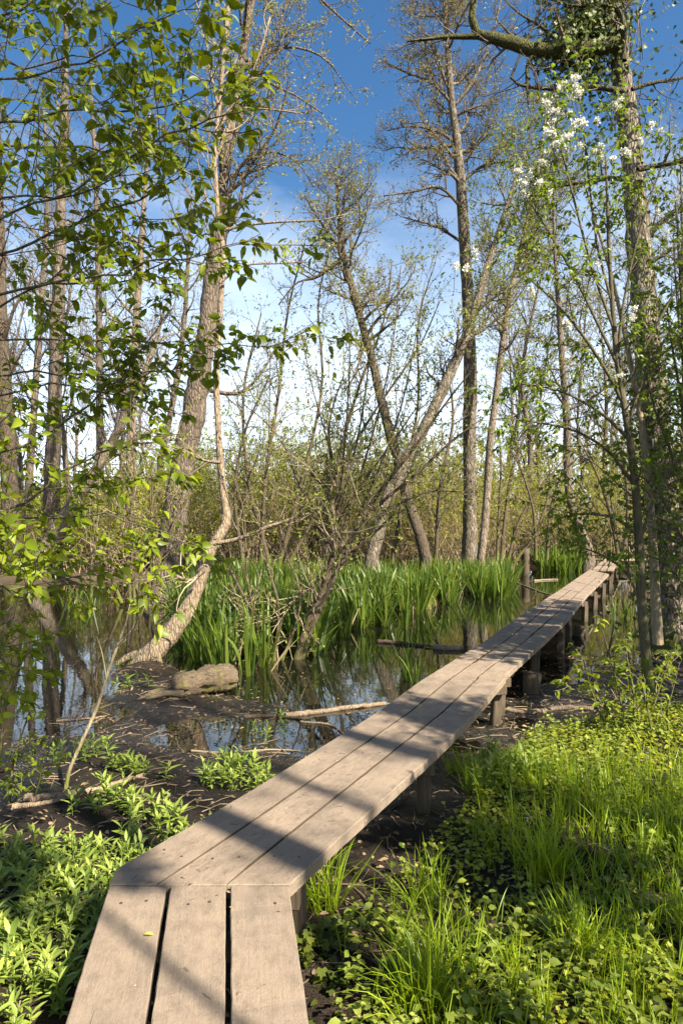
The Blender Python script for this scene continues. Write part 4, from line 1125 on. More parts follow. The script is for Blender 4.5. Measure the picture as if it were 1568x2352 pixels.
# ------------------------------------------------------------------ bird cherry on the left, close to the camera
LB = []
def lb(Y, *pts):
    pts = list(pts)
    LB.append((pts, Y, B_SAP))
SX = -330
lb((3.2, 3.0), (SX, 420, 24), (-60, 300, 12), (60, 270, 10), (250, 235, 8), (420, 212, 6), (520, 130, 3))
lb((3.3, 3.4), (SX, 560, 24), (-60, 350, 11), (100, 338, 9), (260, 345, 8), (330, 320, 6), (410, 250, 3))
lb((3.1, 2.9), (SX, 760, 24), (-60, 620, 12), (80, 590, 10), (250, 540, 8), (400, 480, 6), (500, 420, 3))
lb((3.0, 2.7), (SX, 800, 24), (-40, 690, 12), (140, 668, 9), (340, 652, 7), (480, 630, 5), (600, 600, 3))
lb((3.5, 3.6), (SX, 900, 22), (-40, 785, 9), (180, 772, 7), (420, 774, 6), (600, 776, 4), (790, 762, 2))
lb((2.8, 2.6), (SX, 700, 22), (-40, 520, 10), (150, 470, 8), (330, 430, 7), (450, 400, 5), (530, 400, 3))
lb((2.6, 2.4), (SX, 300, 22), (-60, 180, 10), (120, 130, 8), (260, 80, 6), (390, 20, 4), (470, -20, 2))
lb((2.7, 2.6), (SX, 200, 22), (-60, 60, 10), (80, 20, 8), (230, -20, 6), (380, -40, 3))
lb((3.2, 3.0), (SX, 1150, 22), (-60, 1060, 11), (60, 1010, 9), (170, 960, 8), (260, 890, 6), (330, 800, 3))
lb((2.9, 2.7), (SX, 1260, 22), (-60, 1210, 12), (60, 1165, 10), (150, 1115, 8), (240, 1060, 6), (330, 1005, 3))
lb((3.4, 3.3), (SX, 1260, 20), (-40, 1190, 9), (140, 1180, 7), (280, 1160, 6), (400, 1190, 4), (470, 1200, 2))
lb((3.3, 3.2), (SX, 1020, 20), (-40, 940, 9), (140, 900, 7), (290, 905, 6), (400, 860, 4), (470, 790, 2))
lb((3.0, 3.1), (SX, 1380, 20), (-40, 1310, 9), (100, 1270, 7), (210, 1270, 6), (300, 1240, 3))
lb((2.6, 2.5), (SX, 1400, 18), (-60, 1340, 9), (40, 1330, 7), (110, 1350, 5), (160, 1345, 3))
lb((3.2, 2.9), (SX, 880, 20), (-40, 740, 9), (120, 700, 8), (300, 730, 6), (420, 690, 4), (520, 640, 2))
lb((2.9, 2.7), (SX, 600, 20), (-50, 470, 9), (100, 420, 8), (240, 400, 6), (360, 330, 4), (450, 310, 2))
lb((3.3, 3.1), (SX, 980, 20), (-40, 860, 9), (150, 830, 7), (320, 840, 5), (430, 820, 2))
lb((3.2, 3.1), (SX, 1500, 18), (-40, 1480, 8), (50, 1500, 6), (120, 1540, 4), (160, 1580, 2))
lb((3.1, 3.0), (SX, 250, 20), (-50, 130, 8), (60, 180, 7), (200, 190, 5), (330, 150, 3))
stem = [((SX + 10, 2400, 70), (SX, 1800, 62), (SX - 8, 1200, 52), (SX, 600, 44), (SX + 10, 100, 34), (SX + 30, -400, 20))]
cherry('leafy_cherry_tree', "big leaved bright green cherry branches reaching in from the left edge close to the camera", [(list(stem[0]), 3.0, B_SAP)] + LB, 3.0, 71,
       l2n=10, l2len=(.22, .62), l3n=4, l3len=(.10, .26), nl=6, lsz=(.026, .070), leafm=F_CHERRY, tmpl=L_CHERRY, up=.02, tl=(.36, 1.), ns=8, droop=.3, part='branch', a_leaf=6, wig=.022)

# thin pale leaning sapling at lower left
t = Tree('pale_sapling', "thin bare pale yellow stem leaning right from the mud at lower left", 'sapling', [(148, 1835, 13), (160, 1770, 12), (190, 1700, 11), (225, 1620, 10), (250, 1540, 9), (275, 1470, 8), (290, 1430, 6), (300, 1380, 3)], 4.9, 5.1, seed=14, bark=B_SAPL, sides=9, flare=.1, K=40, thin=.75)
t.px_limb([(245, 1560, 3.2), (235, 1500, 2.2), (222, 1460, 1.5)], 5.0); t.px_limb([(205, 1665, 2.5), (235, 1650, 1.8), (250, 1640, 1.2)], 5.0); t.px_limb([(270, 1480, 3.2), (300, 1450, 2), (320, 1410, 1.2)], 5.0)
t.build_limbs(S=5)
t.finish()

# ------------------------------------------------------------------ iris
def inpoly(px, py, poly):
    poly = np.asarray(poly); c = np.zeros(len(px), bool); j = len(poly) - 1
    for i in range(len(poly)):
        xi, yi = poly[i]; xj, yj = poly[j]
        c ^= ((yi > py) != (yj > py)) & (px < (xj - xi) * (py - yi) / (yj - yi + 1e-12) + xi); j = i
    return c
def scatter(poly, n, rng):
    poly = np.asarray(poly); lo, hi = poly.min(0), poly.max(0)
    X = rng.uniform(lo[0], hi[0], n * 4); Yq = rng.uniform(lo[1], hi[1], n * 4)
    k = inpoly(X, Yq, poly); return X[k][:n], Yq[k][:n]
def blades(mb, x, y, z, rng, nb, ln, wd, mat=0, spread=.25, K=6, bend=.35, rad=.05):
    n = len(x); M = n * nb; idx = np.repeat(np.arange(n), nb)
    fan = np.repeat(rng.uniform(0, np.pi, n), nb)
    a = rng.normal(0, spread, M)
    az = fan + np.where(rng.random(M) < .5, 0, np.pi) + rng.normal(0, .5, M)
    h = np.stack([np.cos(az), np.sin(az), np.zeros(M)], -1)
    L = rng.uniform(*ln, M); w = rng.uniform(*wd, M) * .5
    d = norm(np.array([0, 0, 1.]) + h * np.abs(a)[:, None])
    bw = rng.uniform(.0, 1, M) ** 2 * bend
    p = np.stack([x[idx], y[idx], z[idx]], -1) + h * (rng.random(M) * rad)[:, None]
    side0 = np.cross(h, [0, 0, 1.]); tw = rng.uniform(-1.2, 1.2, M)[:, None]
    side = norm(side0 * np.cos(tw) + h * np.sin(tw))
    V = np.zeros((M, K, 2, 3))
    prof = np.interp(np.linspace(0, 1, K), [0, .4, .75, 1], [.75, 1, .7, .02])
    for k in range(K):
        V[:, k, 0] = p - side * (w * prof[k])[:, None]; V[:, k, 1] = p + side * (w * prof[k])[:, None]
        d = norm(d + (h - np.array([0, 0, .55])) * (bw * (k / K) * 1.1)[:, None]); p = p + d * (L / (K - 1))[:, None]
    off = np.arange(M)[:, None] * K * 2; i = np.arange(K - 1)[None] * 2
    F = np.stack([off + i, off + i + 1, off + i + 3, off + i + 2], -1).reshape(-1, 4)
    mb.add(V, F, mat)
rng = np.random.default_rng(101)
def Gp(pts): return [tuple(G(x, y)[:2]) for x, y in pts]
IR1 = Gp([(392, 1400), (405, 1475), (430, 1520), (520, 1556), (620, 1548), (670, 1515), (750, 1500), (805, 1462), (835, 1440), (860, 1415), (960, 1412), (1030, 1392), (1120, 1386), (1172, 1378), (1180, 1345), (1165, 1335), (1000, 1340), (800, 1342), (600, 1345), (450, 1360)])
x, y = scatter(IR1, 760, rng); k = nz2(x * .9 + 2, y * .8) > -.45; x, y = x[k], y[k]
mb = MB(); blades(mb, x, y, np.full(len(x), -.05), rng, 15, (.5, 1.1), (.028, .055), 0, .30, 6, .5, .10)
x, y = scatter(IR1, 260, rng); blades(mb, x, y, np.full(len(x), -.05), rng, 3, (.3, .8), (.012, .03), 1, .7, 6, 1.2)
o = mb.build('iris_bed', [F_IRIS, F_STRAW]); tag(o, "wide dense bed of green sword leaved iris standing in the dark pond", "iris bed", None, 'stuff')
IR2 = Gp([(1226, 1308), (1250, 1318), (1300, 1318), (1340, 1312), (1375, 1300), (1440, 1292), (1440, 1284), (1380, 1286), (1228, 1296)])
x, y = scatter(IR2, 260, rng)
mb = MB(); blades(mb, x, y, np.full(len(x), -.05), rng, 11, (.75, 1.2), (.03, .055), 0, .24, 6, .4)
o = mb.build('iris_bed', F_IRIS); tag(o, "smaller iris bed beside the far end of the boardwalk", "iris bed", None, 'stuff')
def iris_clump(px, py, n, nb, ln, label, r=.18, wd=(.022, .036), name='iris_clump', mat=F_IRIS, spread=.3, cat='iris'):
    q = G(px, py); mb = MB()
    x = q[0] + rng.normal(0, r, n); y = q[1] + rng.normal(0, r, n)
    blades(mb, x, y, np.full(n, -.04), rng, nb, ln, wd, 0, spread, 7, .45)
    tag(mb.build(name, mat, None, (q[0], q[1], 0)), label, cat)
iris_clump(900, 1440, 7, 10, (.6, 1.0), "fan shaped iris clump standing forward of the bed, right of the willow bush")
iris_clump(958, 1562, 10, 8, (.3, .62), "small tuft of narrow sedge blades in the water against the boardwalk", .09, (.008, .016), 'sedge_tuft', F_IRIS, .2, 'sedge')
iris_clump(205, 1398, 5, 7, (.5, .9), "few upright iris blades at the left bank's waterline below the cherry branches", .2)
iris_clump(165, 1400, 3, 5, (.45, .8), "pair of short iris shoots left of the other blades on the left bank", .15)
iris_clump(1422, 1420, 4, 6, (.3, .6), "small iris tuft in the water right of the far boardwalk", .12)

# ------------------------------------------------------------------ log, fallen wood, sticks
def rot_log():
    rng = np.random.default_rng(15)
    a = G(398, 1598, .02); b = G(540, 1580, .02)
    zl = .03
    p = spline(np.array([[*a[:2], .08, .12], [*(a[:2] * .7 + b[:2] * .3 + np.array([0, .02])), .10, .15], [*(a[:2] * .45 + b[:2] * .55), .12, .155], [*(a[:2] * .2 + b[:2] * .8), .12, .16], [*b[:2], .10, .11]]), 40); p[:, 2] += zl
    root = empty('rotten_log', (*((a + b)[:2] / 2), zg(*((a + b)[:2] / 2))), "short rotten mossy log with broken ends lying in the mud by the pond", 'log')
    org = np.array(root.location)
    mb = MB(); N, S = 40, 22
    T = norm(np.gradient(p[:, :3], axis=0)); U = norm(np.cross(T, [0, 0, 1.])); W = np.cross(U, T)
    th = np.arange(S) * 2 * np.pi / S
    V = np.zeros((N, S, 3))
    groove = .14 * np.sin(th * 7 + 1) + .1 * np.sin(th * 11 + 2)
    for i in range(N):
        u = i / (N - 1)
        dent = .22 * np.exp(-((u - .42) / .07) ** 2) * (np.cos(th - 1.0) * .5 + .5) + .5 * np.exp(-((u - .03) / .08) ** 2) * rng.random(S)
        r = p[i, 3] * (1 + groove * (.7 + .6 * math.sin(i * .4)) + rng.normal(0, .05, S)) * (1 - dent)
        V[i] = p[i, :3] + r[:, None] * (np.cos(th)[:, None] * U[i] + np.sin(th)[:, None] * W[i] * .95)
    F = [(i * S + j, i * S + (j + 1) % S, (i + 1) * S + (j + 1) % S, (i + 1) * S + j) for i in range(N - 1) for j in range(S)]
    mb.add(V, F); mb.f.setdefault(S, []).append((np.array([list(range(S))[::-1], list(range((N - 1) * S, N * S))]), 0))
    mb.build('log_body', LOG, root, org)
    # knot hole, a dark sunken ring
    k = MB(); c = p[33, :3] + np.array([0.01, -.118, .085]); nrm = norm(np.array([.15, -.85, .55])); s1 = norm(np.cross(nrm, [1, 0, 0])); s2 = np.cross(nrm, s1)
    rings = []
    for r, dz in ((.034, -.012), (.024, .008), (.018, -.02), (.004, -.05)):
        rings.append([c + nrm * dz + r * (math.cos(t_) * s1 + math.sin(t_) * s2 * .8) for t_ in np.arange(12) * math.pi / 6])
    k.add(np.array(rings), [(i * 12 + j, i * 12 + (j + 1) % 12, (i + 1) * 12 + (j + 1) % 12, (i + 1) * 12 + j) for i in range(3) for j in range(12)])
    k.build('knot_hole', STICKD, root, org)
    for (f, dx, dy, ln_) in ((.02, -.18, -.1, .3), (.3, -.1, -.22, .4), (.05, -.3, .02, .25)):
        i = int(f * 39); s = MB(); q = p[i, :3] + np.array([dx * .3, dy, -.07])
        pp = spline(np.array([q, q + np.array([-ln_ * .5, -.02, .02]), q + np.array([-ln_, -.05, -.03])]), 9)
        s.tubes(pp[None], np.array([np.linspace(.05, .018, 9)]), 8, 0, True, .16, rng); s.build('splinter', LOG, root, org)
rot_log()
def fallen(name, pts, r0, r1, label, mat=STICK, z=.03, cat='branch', side=0, rough=.05):
    rng = np.random.default_rng(int(pts[0][0]) + 3)
    W = []
    for px, py in pts:
        q = G(px, py, z); W.append([q[0], q[1], max(zg(q[0], q[1]), 0) + r0 * .5])
    p = spline(np.array(W), 24); p[:, 2] += rng.normal(0, r0 * .1, 24)
    mb = MB(); mb.tubes(p[None], np.linspace(r0, r1, 24)[None], 9, 0, True, rough, rng)
    if side:
        a = spawn(p[None], np.linspace(r0, r1, 24)[None], side, .3, 1, 40, 15, (.15, .5), 6, rng, up=.0, wob=.2, rr=.5, rtip=.002); 
        a[0][:, :, 2] = np.maximum(a[0][:, :, 2], .01); mb.tubes(*a, 5, 0)
    tag(mb.build(name, mat, None, p[0]), label, cat)
fallen('fallen_branch', [(655, 1640), (720, 1632), (800, 1622), (885, 1612)], .03, .02, "pale fallen branch lying from the mud to the boardwalk's left edge", STICK, side=3)
fallen('fallen_branch', [(560, 1642), (640, 1640), (700, 1648)], .022, .012, "dark stick lying in the mud left of the pale fallen branch", STICKD)
fallen('fallen_branch', [(690, 1652), (760, 1660), (800, 1690)], .012, .006, "thin forked stick below the pale fallen branch", STICK, side=3)
fallen('fallen_branch', [(1155, 1625), (1220, 1632), (1290, 1626), (1362, 1630)], .03, .024, "pale fallen branch on the dark mud right of the boardwalk", STICK)
fallen('floating_log', [(995, 1490), (1030, 1493), (1062, 1492)], .05, .04, "short pale log floating against the boardwalk's left edge", STICK, .0, 'log')
fallen('floating_log', [(868, 1476), (920, 1480), (995, 1488)], .04, .015, "dark floating stick in the pond left of the short pale log", STICKD, .0, 'log')
fallen('floating_log', [(1225, 1335), (1250, 1333), (1280, 1332)], .035, .02, "flat driftwood floating in front of the far iris bed", STICK, .0, 'log')
fallen('fallen_branch', [(1170, 1330), (1210, 1345), (1260, 1362), (1300, 1362)], .025, .012, "bare crooked branch dipping from the iris bed's right end towards the boardwalk", STICK, .05, side=4)
fallen('fallen_branch', [(60, 1842), (140, 1845), (230, 1832), (330, 1800)], .03, .015, "mossy branch lying across the mud at lower left", STICK, side=4)
fallen('fallen_branch', [(30, 1860), (90, 1858), (150, 1850)], .02, .012, "grey stick at the foot of the pale leaning stem", STICK)
fallen('fallen_branch', [(440, 1718), (520, 1722), (620, 1715), (690, 1718)], .010, .006, "long thin straw coloured reed stalk lying on the mud", T_PALE)
fallen('fallen_branch', [(130, 1650), (200, 1645), (240, 1640)], .012, .006, "thin bare twig lying at the mud's edge under the curved tree", STICK, side=3)
fallen('fallen_branch', [(1470, 1440), (1520, 1480), (1600, 1500)], .02, .01, "bare bleached branch leaning at the foot of the big trunk", STICK, .3, side=4)
# loose sticks and dead leaves, uncountable
rng = np.random.default_rng(17)
mb = MB(); n = 3800
X = rng.uniform(-5, 5.5, n); Yq = rng.uniform(2.2, 10.5, n); Z = hgt(X, Yq); k = Z > -.015; X, Yq, Z = X[k], Yq[k], Z[k]; n = len(X)
az = rng.uniform(0, 6.28, n); L = rng.uniform(.04, .28, n)
h = np.stack([np.cos(az), np.sin(az), rng.normal(0, .08, n)], -1)
c = np.stack([X, Yq, np.maximum(Z, 0) + .006], -1)
PPs = np.stack([c - h * L[:, None] / 2, c + rng.normal(0, .01, (n, 3)), c + h * L[:, None] / 2], 1)
mb.tubes(PPs, rng.uniform(.0015, .006, n)[:, None] * np.array([1, .9, .6]), 4, 0)
n = 9000
X = rng.uniform(-5.5, 6, n); Yq = rng.uniform(1.6, 11, n); Z = hgt(X, Yq); k = (Z > -.02); X, Yq, Z = X[k], Yq[k], Z[k]
mb.inst(L_MID, np.stack([X, Yq, np.maximum(Z, 0) + .006], -1), np.c_[rng.normal(0, 1, (len(X), 2)), rng.normal(0, .2, len(X))], upn(len(X), rng, .35), rng.uniform(.02, .055, len(X)), 1)
tag(mb.build('forest_litter', [twigmat('litter_twig', (.06, .043, .027), (.27, .205, .13)), F_DEAD]), "twigs and dead leaves strewn over the mud", "litter", None, 'stuff')
# flotsam on the pond
mb = MB(); n = 900
X = rng.uniform(-7, 4, n); Yq = 6.3 + rng.random(n) ** 1.5 * 8; Z = hgt(X, Yq); k = Z < .0; X, Yq = X[k], Yq[k]
mb.inst(L_MID, np.stack([X, Yq, np.full(len(X), .004)], -1), np.c_[rng.normal(0, 1, (len(X), 2)), np.zeros(len(X))], upn(len(X), rng, .05), rng.uniform(.012, .04, len(X)), 0)
tag(mb.build('floating_leaves', F_DEAD), "small leaves floating on the pond", "leaves", None, 'stuff')

# ------------------------------------------------------------------ ground plants
BWL = np.vstack([NL, AL[1:], CL[1:], DL[1:]]); BWR = np.vstack([NR, AR[1:], CR[1:], DR[1:]])
WALKPOLY = np.vstack([BWL, BWR[::-1]])
def lance_plants(mb, x, y, z, rng, hh=(.08, .2), nl=11, ls=(.06, .11), mat=0, stem=1):
    n = len(x)
    H = rng.uniform(*hh, n); ln_ = rng.normal(0, .18, (n, 2))
    M = n * nl; idx = np.repeat(np.arange(n), nl); u = np.tile(np.linspace(.1, 1, nl), n)
    p = np.stack([x[idx] + ln_[idx, 0] * u * H[idx], y[idx] + ln_[idx, 1] * u * H[idx], z[idx] + u * H[idx]], -1)
    az = np.tile(np.arange(nl) * 2.4, n) + rng.uniform(0, 6.28, n)[idx]
    el = np.interp(u, [0, 1], [.15, 1.1]) + rng.normal(0, .15, M)
    d = np.stack([np.cos(az) * np.cos(el), np.sin(az) * np.cos(el), np.sin(el)], -1)
    nn = np.stack([-np.cos(az) * np.sin(el), -np.sin(az) * np.sin(el), np.cos(el)], -1)
    mb.inst(L_LANCE, p, d, nn + rng.normal(0, .2, nn.shape), rng.uniform(*ls, M) * rng.uniform(.55, 1.3, n)[idx] * np.interp(u, [0, .5, 1], [.8, 1.1, .7]), mat, rng.uniform(.9, 1.4, M))
    if stem is not None:
        P3 = np.stack([np.stack([x, y, z - .01], -1), np.stack([x + ln_[:, 0] * H, y + ln_[:, 1] * H, z + H], -1)], 1)
        mb.tubes(P3, np.array([[.003, .002]]) * np.ones((n, 1)), 4, stem)
def clear(x, y):
    return ~inpoly(x, y, WALKPOLY)
# the countable clumps of lance-leaved plants
rng = np.random.default_rng(121)
def lance_clump(px, py, n, r, label, hh=(.08, .18), ls=(.06, .11)):
    q = G(px, py, .05); mb = MB()
    x = q[0] + np.clip(rng.normal(0, r, n), -1.4 * r, 1.4 * r); y = q[1] + np.clip(rng.normal(0, r * .8, n), -1.1 * r, 1.1 * r); k = clear(x, y); x, y = x[k], y[k]
    lance_plants(mb, x, y, hgt(x, y), rng, hh, 11, ls)
    tag(mb.build('leafy_clump', [F_LANCE, F_LANCE], None, (q[0], q[1], 0)), label, 'plant', 'clumps of lance leaved plants on the mud')
for a in [(545, 1790, 34, .17, "largest lance leaved clump, on the mud just left of the boardwalk"), (175, 1735, 13, .16, "lance leaved clump on the mud behind the pale leaning stem"),
          (265, 1785, 5, .05, "small lance leaved clump just right of the pale stem's foot"), (325, 1790, 7, .06, "small upright lance leaved clump between the pale stem and the largest clump"),
          (378, 1795, 1, .0, "single tiny lance leaved shoot left of the largest clump"), (90, 1800, 1, .0, "lone drooping lance leaved shoot left of the pale stem"),
          (310, 1570, 6, .14, "tiny lance leaved tuft under the roots of the curved tree"), (610, 1675, 4, .12, "few little shoots in wet mud by the fallen branch"),
          (645, 1640, 1, .0, "single tall shoot standing by the pale fallen branch"), (240, 1865, 12, .12, "pale green clump in front of the mossy branch"),
          (1170, 1770, 46, .20, "bright lance leaved clump right of the boardwalk's middle post"), (1090, 1755, 10, .08, "lance leaved clump close against the boardwalk's right edge"),
          (330, 1895, 16, .16, "sunlit lance leaved clump below the mossy branch")]:
    lance_clump(*a)
# mass of the same plants at lower left
LP1 = [(-1.55, 2.2), (-1.05, 2.2), (-1.0, 2.95), (-.72, 3.45), (-.45, 4.0), (-.62, 4.35), (-1.0, 4.2), (-1.35, 3.9), (-1.85, 3.9), (-2.3, 4.3), (-2.6, 4.0), (-2.4, 2.9), (-1.9, 2.2)]
x, y = scatter(LP1, 1050, rng); k = clear(x, y) & (nz2(x * 1.3, y * 1.3) > -.3); x, y = x[k], y[k]
mb = MB(); lance_plants(mb, x, y, hgt(x, y), rng, (.04, .14), 10, (.03, .085))
tag(mb.build('ground_plants', [F_LANCE, F_LANCE]), "carpet of pale green lance leaved plants left of the near boardwalk", "plants", None, 'stuff')
# round-leaved ground ivy and small herbs
def herbs(x, y, rng, mb, size=(.02, .045), hh=(.02, .08), tmpl=L_ROUND, mat=0, tilt=.4):
    n = len(x); z = hgt(x, y) + rng.uniform(*hh, n)
    az = rng.uniform(0, 6.28, n)
    mb.inst(tmpl, np.stack([x, y, z], -1), np.stack([np.cos(az), np.sin(az), rng.normal(0, .25, n)], -1), upn(n, rng, tilt), rng.uniform(*size, n), mat)
RP = [(-.05, 1.2), (.0, 2.6), (.0, 3.05), (.72, 4.4), (1.25, 5.4), (1.75, 6.3), (2.6, 6.7), (3.6, 7.2), (5.5, 7.6), (5.2, 5), (3.2, 1.8), (2, 1.2)]
x, y = scatter(RP, 40000, rng)
k = clear(x, y); x, y = x[k], y[k]
dens = nz2(x * .9 + 3, y * .9) + .25 * rng.normal(0, 1, len(x)); k = dens > -.45; xk, yk = x[k], y[k]
mb = MB(); herbs(xk, yk, rng, mb, (.014, .036), (.01, .07))
x, y = scatter([(-3.2, 2.2), (-1.3, 2.2), (-1.5, 3.0), (-2.0, 3.9), (-2.6, 4.6), (-3.6, 5.2)], 2600, rng); k = nz2(x, y) > -.5
herbs(x[k], y[k], rng, mb, (.025, .055), (.02, .1))
tag(mb.build('ground_ivy', F_HERB), "low carpet of small round ground ivy leaves", "ground cover", None, 'stuff')
# larger nettle and buttercup like leaves
mb = MB(); x, y = scatter(RP, 4200, rng); k = clear(x, y) & (nz2(x * 1.1 - 2, y * 1.1 + 4) > -.35); x, y = x[k], y[k]
n = len(x); nl = 6; idx = np.repeat(np.arange(n), nl); H = rng.uniform(.04, .2, n)
az = np.tile(np.arange(nl) * 2.2, n) + rng.uniform(0, 6, n)[idx]; u = np.tile(np.linspace(.3, 1, nl), n)
p = np.stack([x[idx], y[idx], hgt(x, y)[idx] + H[idx] * u], -1)
mb.inst(L_MID, p, np.stack([np.cos(az), np.sin(az), rng.normal(.15, .2, n * nl)], -1), upn(n * nl, rng, .35), rng.uniform(.02, .05, n * nl), 0, np.full(n * nl, 1.3))
tag(mb.build('meadow_herbs', F_NETTLE), "small leafy herbs among the grass", "herbs", None, 'stuff')
# grass
def grass(x, y, rng, mb, nb, ln, wd, spread=.35, bend=.5, rad=.02):
    blades(mb, x, y, hgt(x, y) - .005, rng, nb, ln, wd, 0, spread * 1.4, 6, bend * 1.3, rad)
mb = MB()
gc = [(1.75, 4.35, .30, 260), (2.0, 3.9, .32, 230), (2.35, 4.9, .35, 160), (1.4, 5.0, .25, 150), (2.9, 4.3, .4, 160), (1.0, 2.35, .22, 170), (1.35, 2.7, .3, 150), (.55, 2.55, .16, 110), (.42, 2.95, .12, 60), (1.3, 3.3, .3, 120), (1.9, 3.1, .35, 150), (.75, 2.0, .2, 120), (2.5, 3.6, .4, 120), (3.3, 5.2, .5, 120), (1.05, 4.0, .18, 60), (.95, 5.0, .12, 30)]
gc = [(a_, b_, c_, int(d_ * (.62 if b_ > 3.2 else .34))) for a_, b_, c_, d_ in gc]
for gx_, gy_, r_, n_ in gc:
    x = gx_ + rng.normal(0, r_, n_); y = gy_ + rng.normal(0, r_, n_); k = clear(x, y); grass(x[k], y[k], rng, mb, 7, (.10, .28), (.003, .007))
x, y = scatter(RP, 420, rng); k = clear(x, y); grass(x[k], y[k], rng, mb, 4, (.06, .2), (.003, .006))
tag(mb.build('grass', F_GRASS), "bright fresh grass right of the boardwalk", "grass", None, 'stuff')
def grass_tuft(px, py, n, nb, ln, label, r=.05, wd=(.004, .008)):
    q = G(px, py, .1); mb = MB(); x = q[0] + rng.normal(0, r, n); y = q[1] + rng.normal(0, r, n)
    grass(x, y, rng, mb, nb, ln, wd, .4, .7)
    tag(mb.build('grass_tuft', F_GRASS, None, (q[0], q[1], zg(q[0], q[1]))), label, 'grass tuft', 'single grass tufts')
grass_tuft(745, 2085, 14, 8, (.2, .42), "dark tall grass tuft beside the boardwalk's bend")
grass_tuft(975, 2320, 26, 8, (.2, .4), "tall sunlit grass tuft at the bottom middle right of the boardwalk")
grass_tuft(960, 2080, 12, 8, (.18, .34), "grass tuft in the shade right of the boardwalk's bend")
grass_tuft(1250, 2010, 22, 8, (.2, .36), "long bladed grass tuft in the shade at mid right")
grass_tuft(1045, 1745, 8, 7, (.14, .28), "thin upright grass tuft at the boardwalk's middle post")
grass_tuft(1325, 2200, 18, 8, (.18, .36), "grass tuft near the bottom right corner")
# ivy at the bend
q = G(700, 2110, .1); mb = MB(); n = 420
x = q[0] + rng.normal(.05, .12, n); y = q[1] + rng.normal(-.05, .28, n); k = clear(x, y); x, y = x[k], y[k]; n = len(x)
az = rng.uniform(0, 6.28, n); zz = hgt(x, y) + rng.uniform(.02, .16, n) * np.exp(-((x - q[0] + .05) / .16) ** 2)
mb.inst(L_IVY, np.stack([x, y, zz], -1), np.stack([np.cos(az), np.sin(az), rng.normal(-.2, .3, n)], -1), upn(n, rng, .5), rng.uniform(.035, .07, n), 0)
tag(mb.build('ivy_cover', F_IVY, None, (q[0], q[1], 0)), "dark lobed ivy growing against the boardwalk's bend", 'ivy', None, 'stuff')
# tiny violet and yellow flowers
mb = MB(); x, y = scatter(RP, 110, rng); k = clear(x, y) & (nz2(x + 5, y) > 0); x, y = x[k], y[k]
for a_ in range(5):
    az = np.full(len(x), a_ * 1.256); mb.inst(L_DIA, np.stack([x, y, hgt(x, y) + .08], -1), np.stack([np.cos(az), np.sin(az), np.full(len(x), .3)], -1), upn(len(x), rng, .1), np.full(len(x), .011), 0, np.full(len(x), 1.6))
tag(mb.build('violets', F_VIOLET), "tiny violet flowers sprinkled among the herbs", "flowers", None, 'stuff')
# fallen yellow leaf on the near boards
q = G(355, 2149, ZB + .003); mb = MB()
mb.inst(L_CHERRY, q[None], np.array([[-.8, .25, .1]]), np.array([[.1, .1, 1.]]), np.array([.05]), 0)
tag(mb.build('fallen_leaf', leafmat('leaf_yellow', (.5, .42, .1), (.6, .5, .12), .3), None, q), "small yellow leaf lying on the near planks by a gap", 'leaf')

# ------------------------------------------------------------------ unseen trees beside and behind the view, most added for their shade
def shade_tree(w, label, seed, n=16, t0=(.3, 1), ln=(1.2, 2.6), leaf=F_CHERRY2, nl=3, ls=(.05, .085), l2n=6, l3n=4, bark=B_LEAN, sc=1.0):
    t = Tree('shade_tree', label, 'tree', None, 0, world=w, seed=seed, bark=bark, sides=12, K=40, ground=True)
    t.l1(n, *t0, 55, ln, up=.06, wob=.12, rr=.45, rtip=.006)
    t.build_limbs()
    a = spawn(t.LP, t.LR, l2n, .2, 1, 48, 14, (.4 * sc, 1.1 * sc), 6, t.rng, up=.05, wob=.15, rr=.6, rtip=.003); t.twigs(*a, 4, T_BROWN)
    b = spawn(*a, l3n, .2, 1, 45, 16, (.2 * sc, .5 * sc), 4, t.rng, up=.05, wob=.2, rr=.7, rtip=.002); t.twigs(*b, 3, T_BROWN)
    if nl: t.leaves(b[0], nl, .2, 1, ls, L_CHERRY2, leaf)
    t.finish()
def behind(p, dist, side=0.):
    """a point on the sunward side of p, so that a trunk there throws its shadow across p"""
    h = np.array([sdir[0], sdir[1]]); h = h / np.linalg.norm(h); return np.array(p) + h * dist + np.array([h[1], -h[0]]) * side
p1 = behind((-.12, 3.12), 7.0); p2 = behind((.42, 4.75), 8.0); p3 = behind((1.6, 4.2), 7.5); p4 = behind((3.0, 9.5), 9.0)
shade_tree([(p1[0], p1[1], 0, .15), (p1[0] + .05, p1[1], 4, .125), (p1[0] - .05, p1[1] - .1, 8, .10), (p1[0] - .2, p1[1] - .4, 16, .03)], "tall tree out of view behind the camera's right shoulder, shading the bend", 131, 36, (.54, 1), (1.0, 2.4), nl=10, ls=(.06, .11), l2n=7, l3n=4)
shade_tree([(p2[0], p2[1], 0, .13), (p2[0] + .1, p2[1], 4, .11), (p2[0] - .15, p2[1] - .1, 8.5, .08), (p2[0], p2[1], 13, .02)], "slim tree out of view to the right, shading the middle planks", 132, 18, (.4, 1), (.9, 2.2), nl=2)
shade_tree([(p3[0], p3[1], 0, .16), (p3[0], p3[1], 4, .13), (p3[0] + .3, p3[1] - .2, 8, .09), (p3[0], p3[1], 13, .03)], "added leafy tree out of view to the right, dappling the grass", 133, 18, (.35, 1), (1.0, 2.2), nl=2)  # unseen tree added to dapple the grass
shade_tree([(p4[0], p4[1], 0, .2), (p4[0], p4[1], 4, .16), (p4[0] - .3, p4[1] - .2, 9, .1), (p4[0], p4[1], 14, .03)], "added tall tree out of view on the right bank, shading the far planks", 134, 30, (.2, 1), (1.5, 3.4), nl=5)  # unseen tree added to throw shade on the far planks

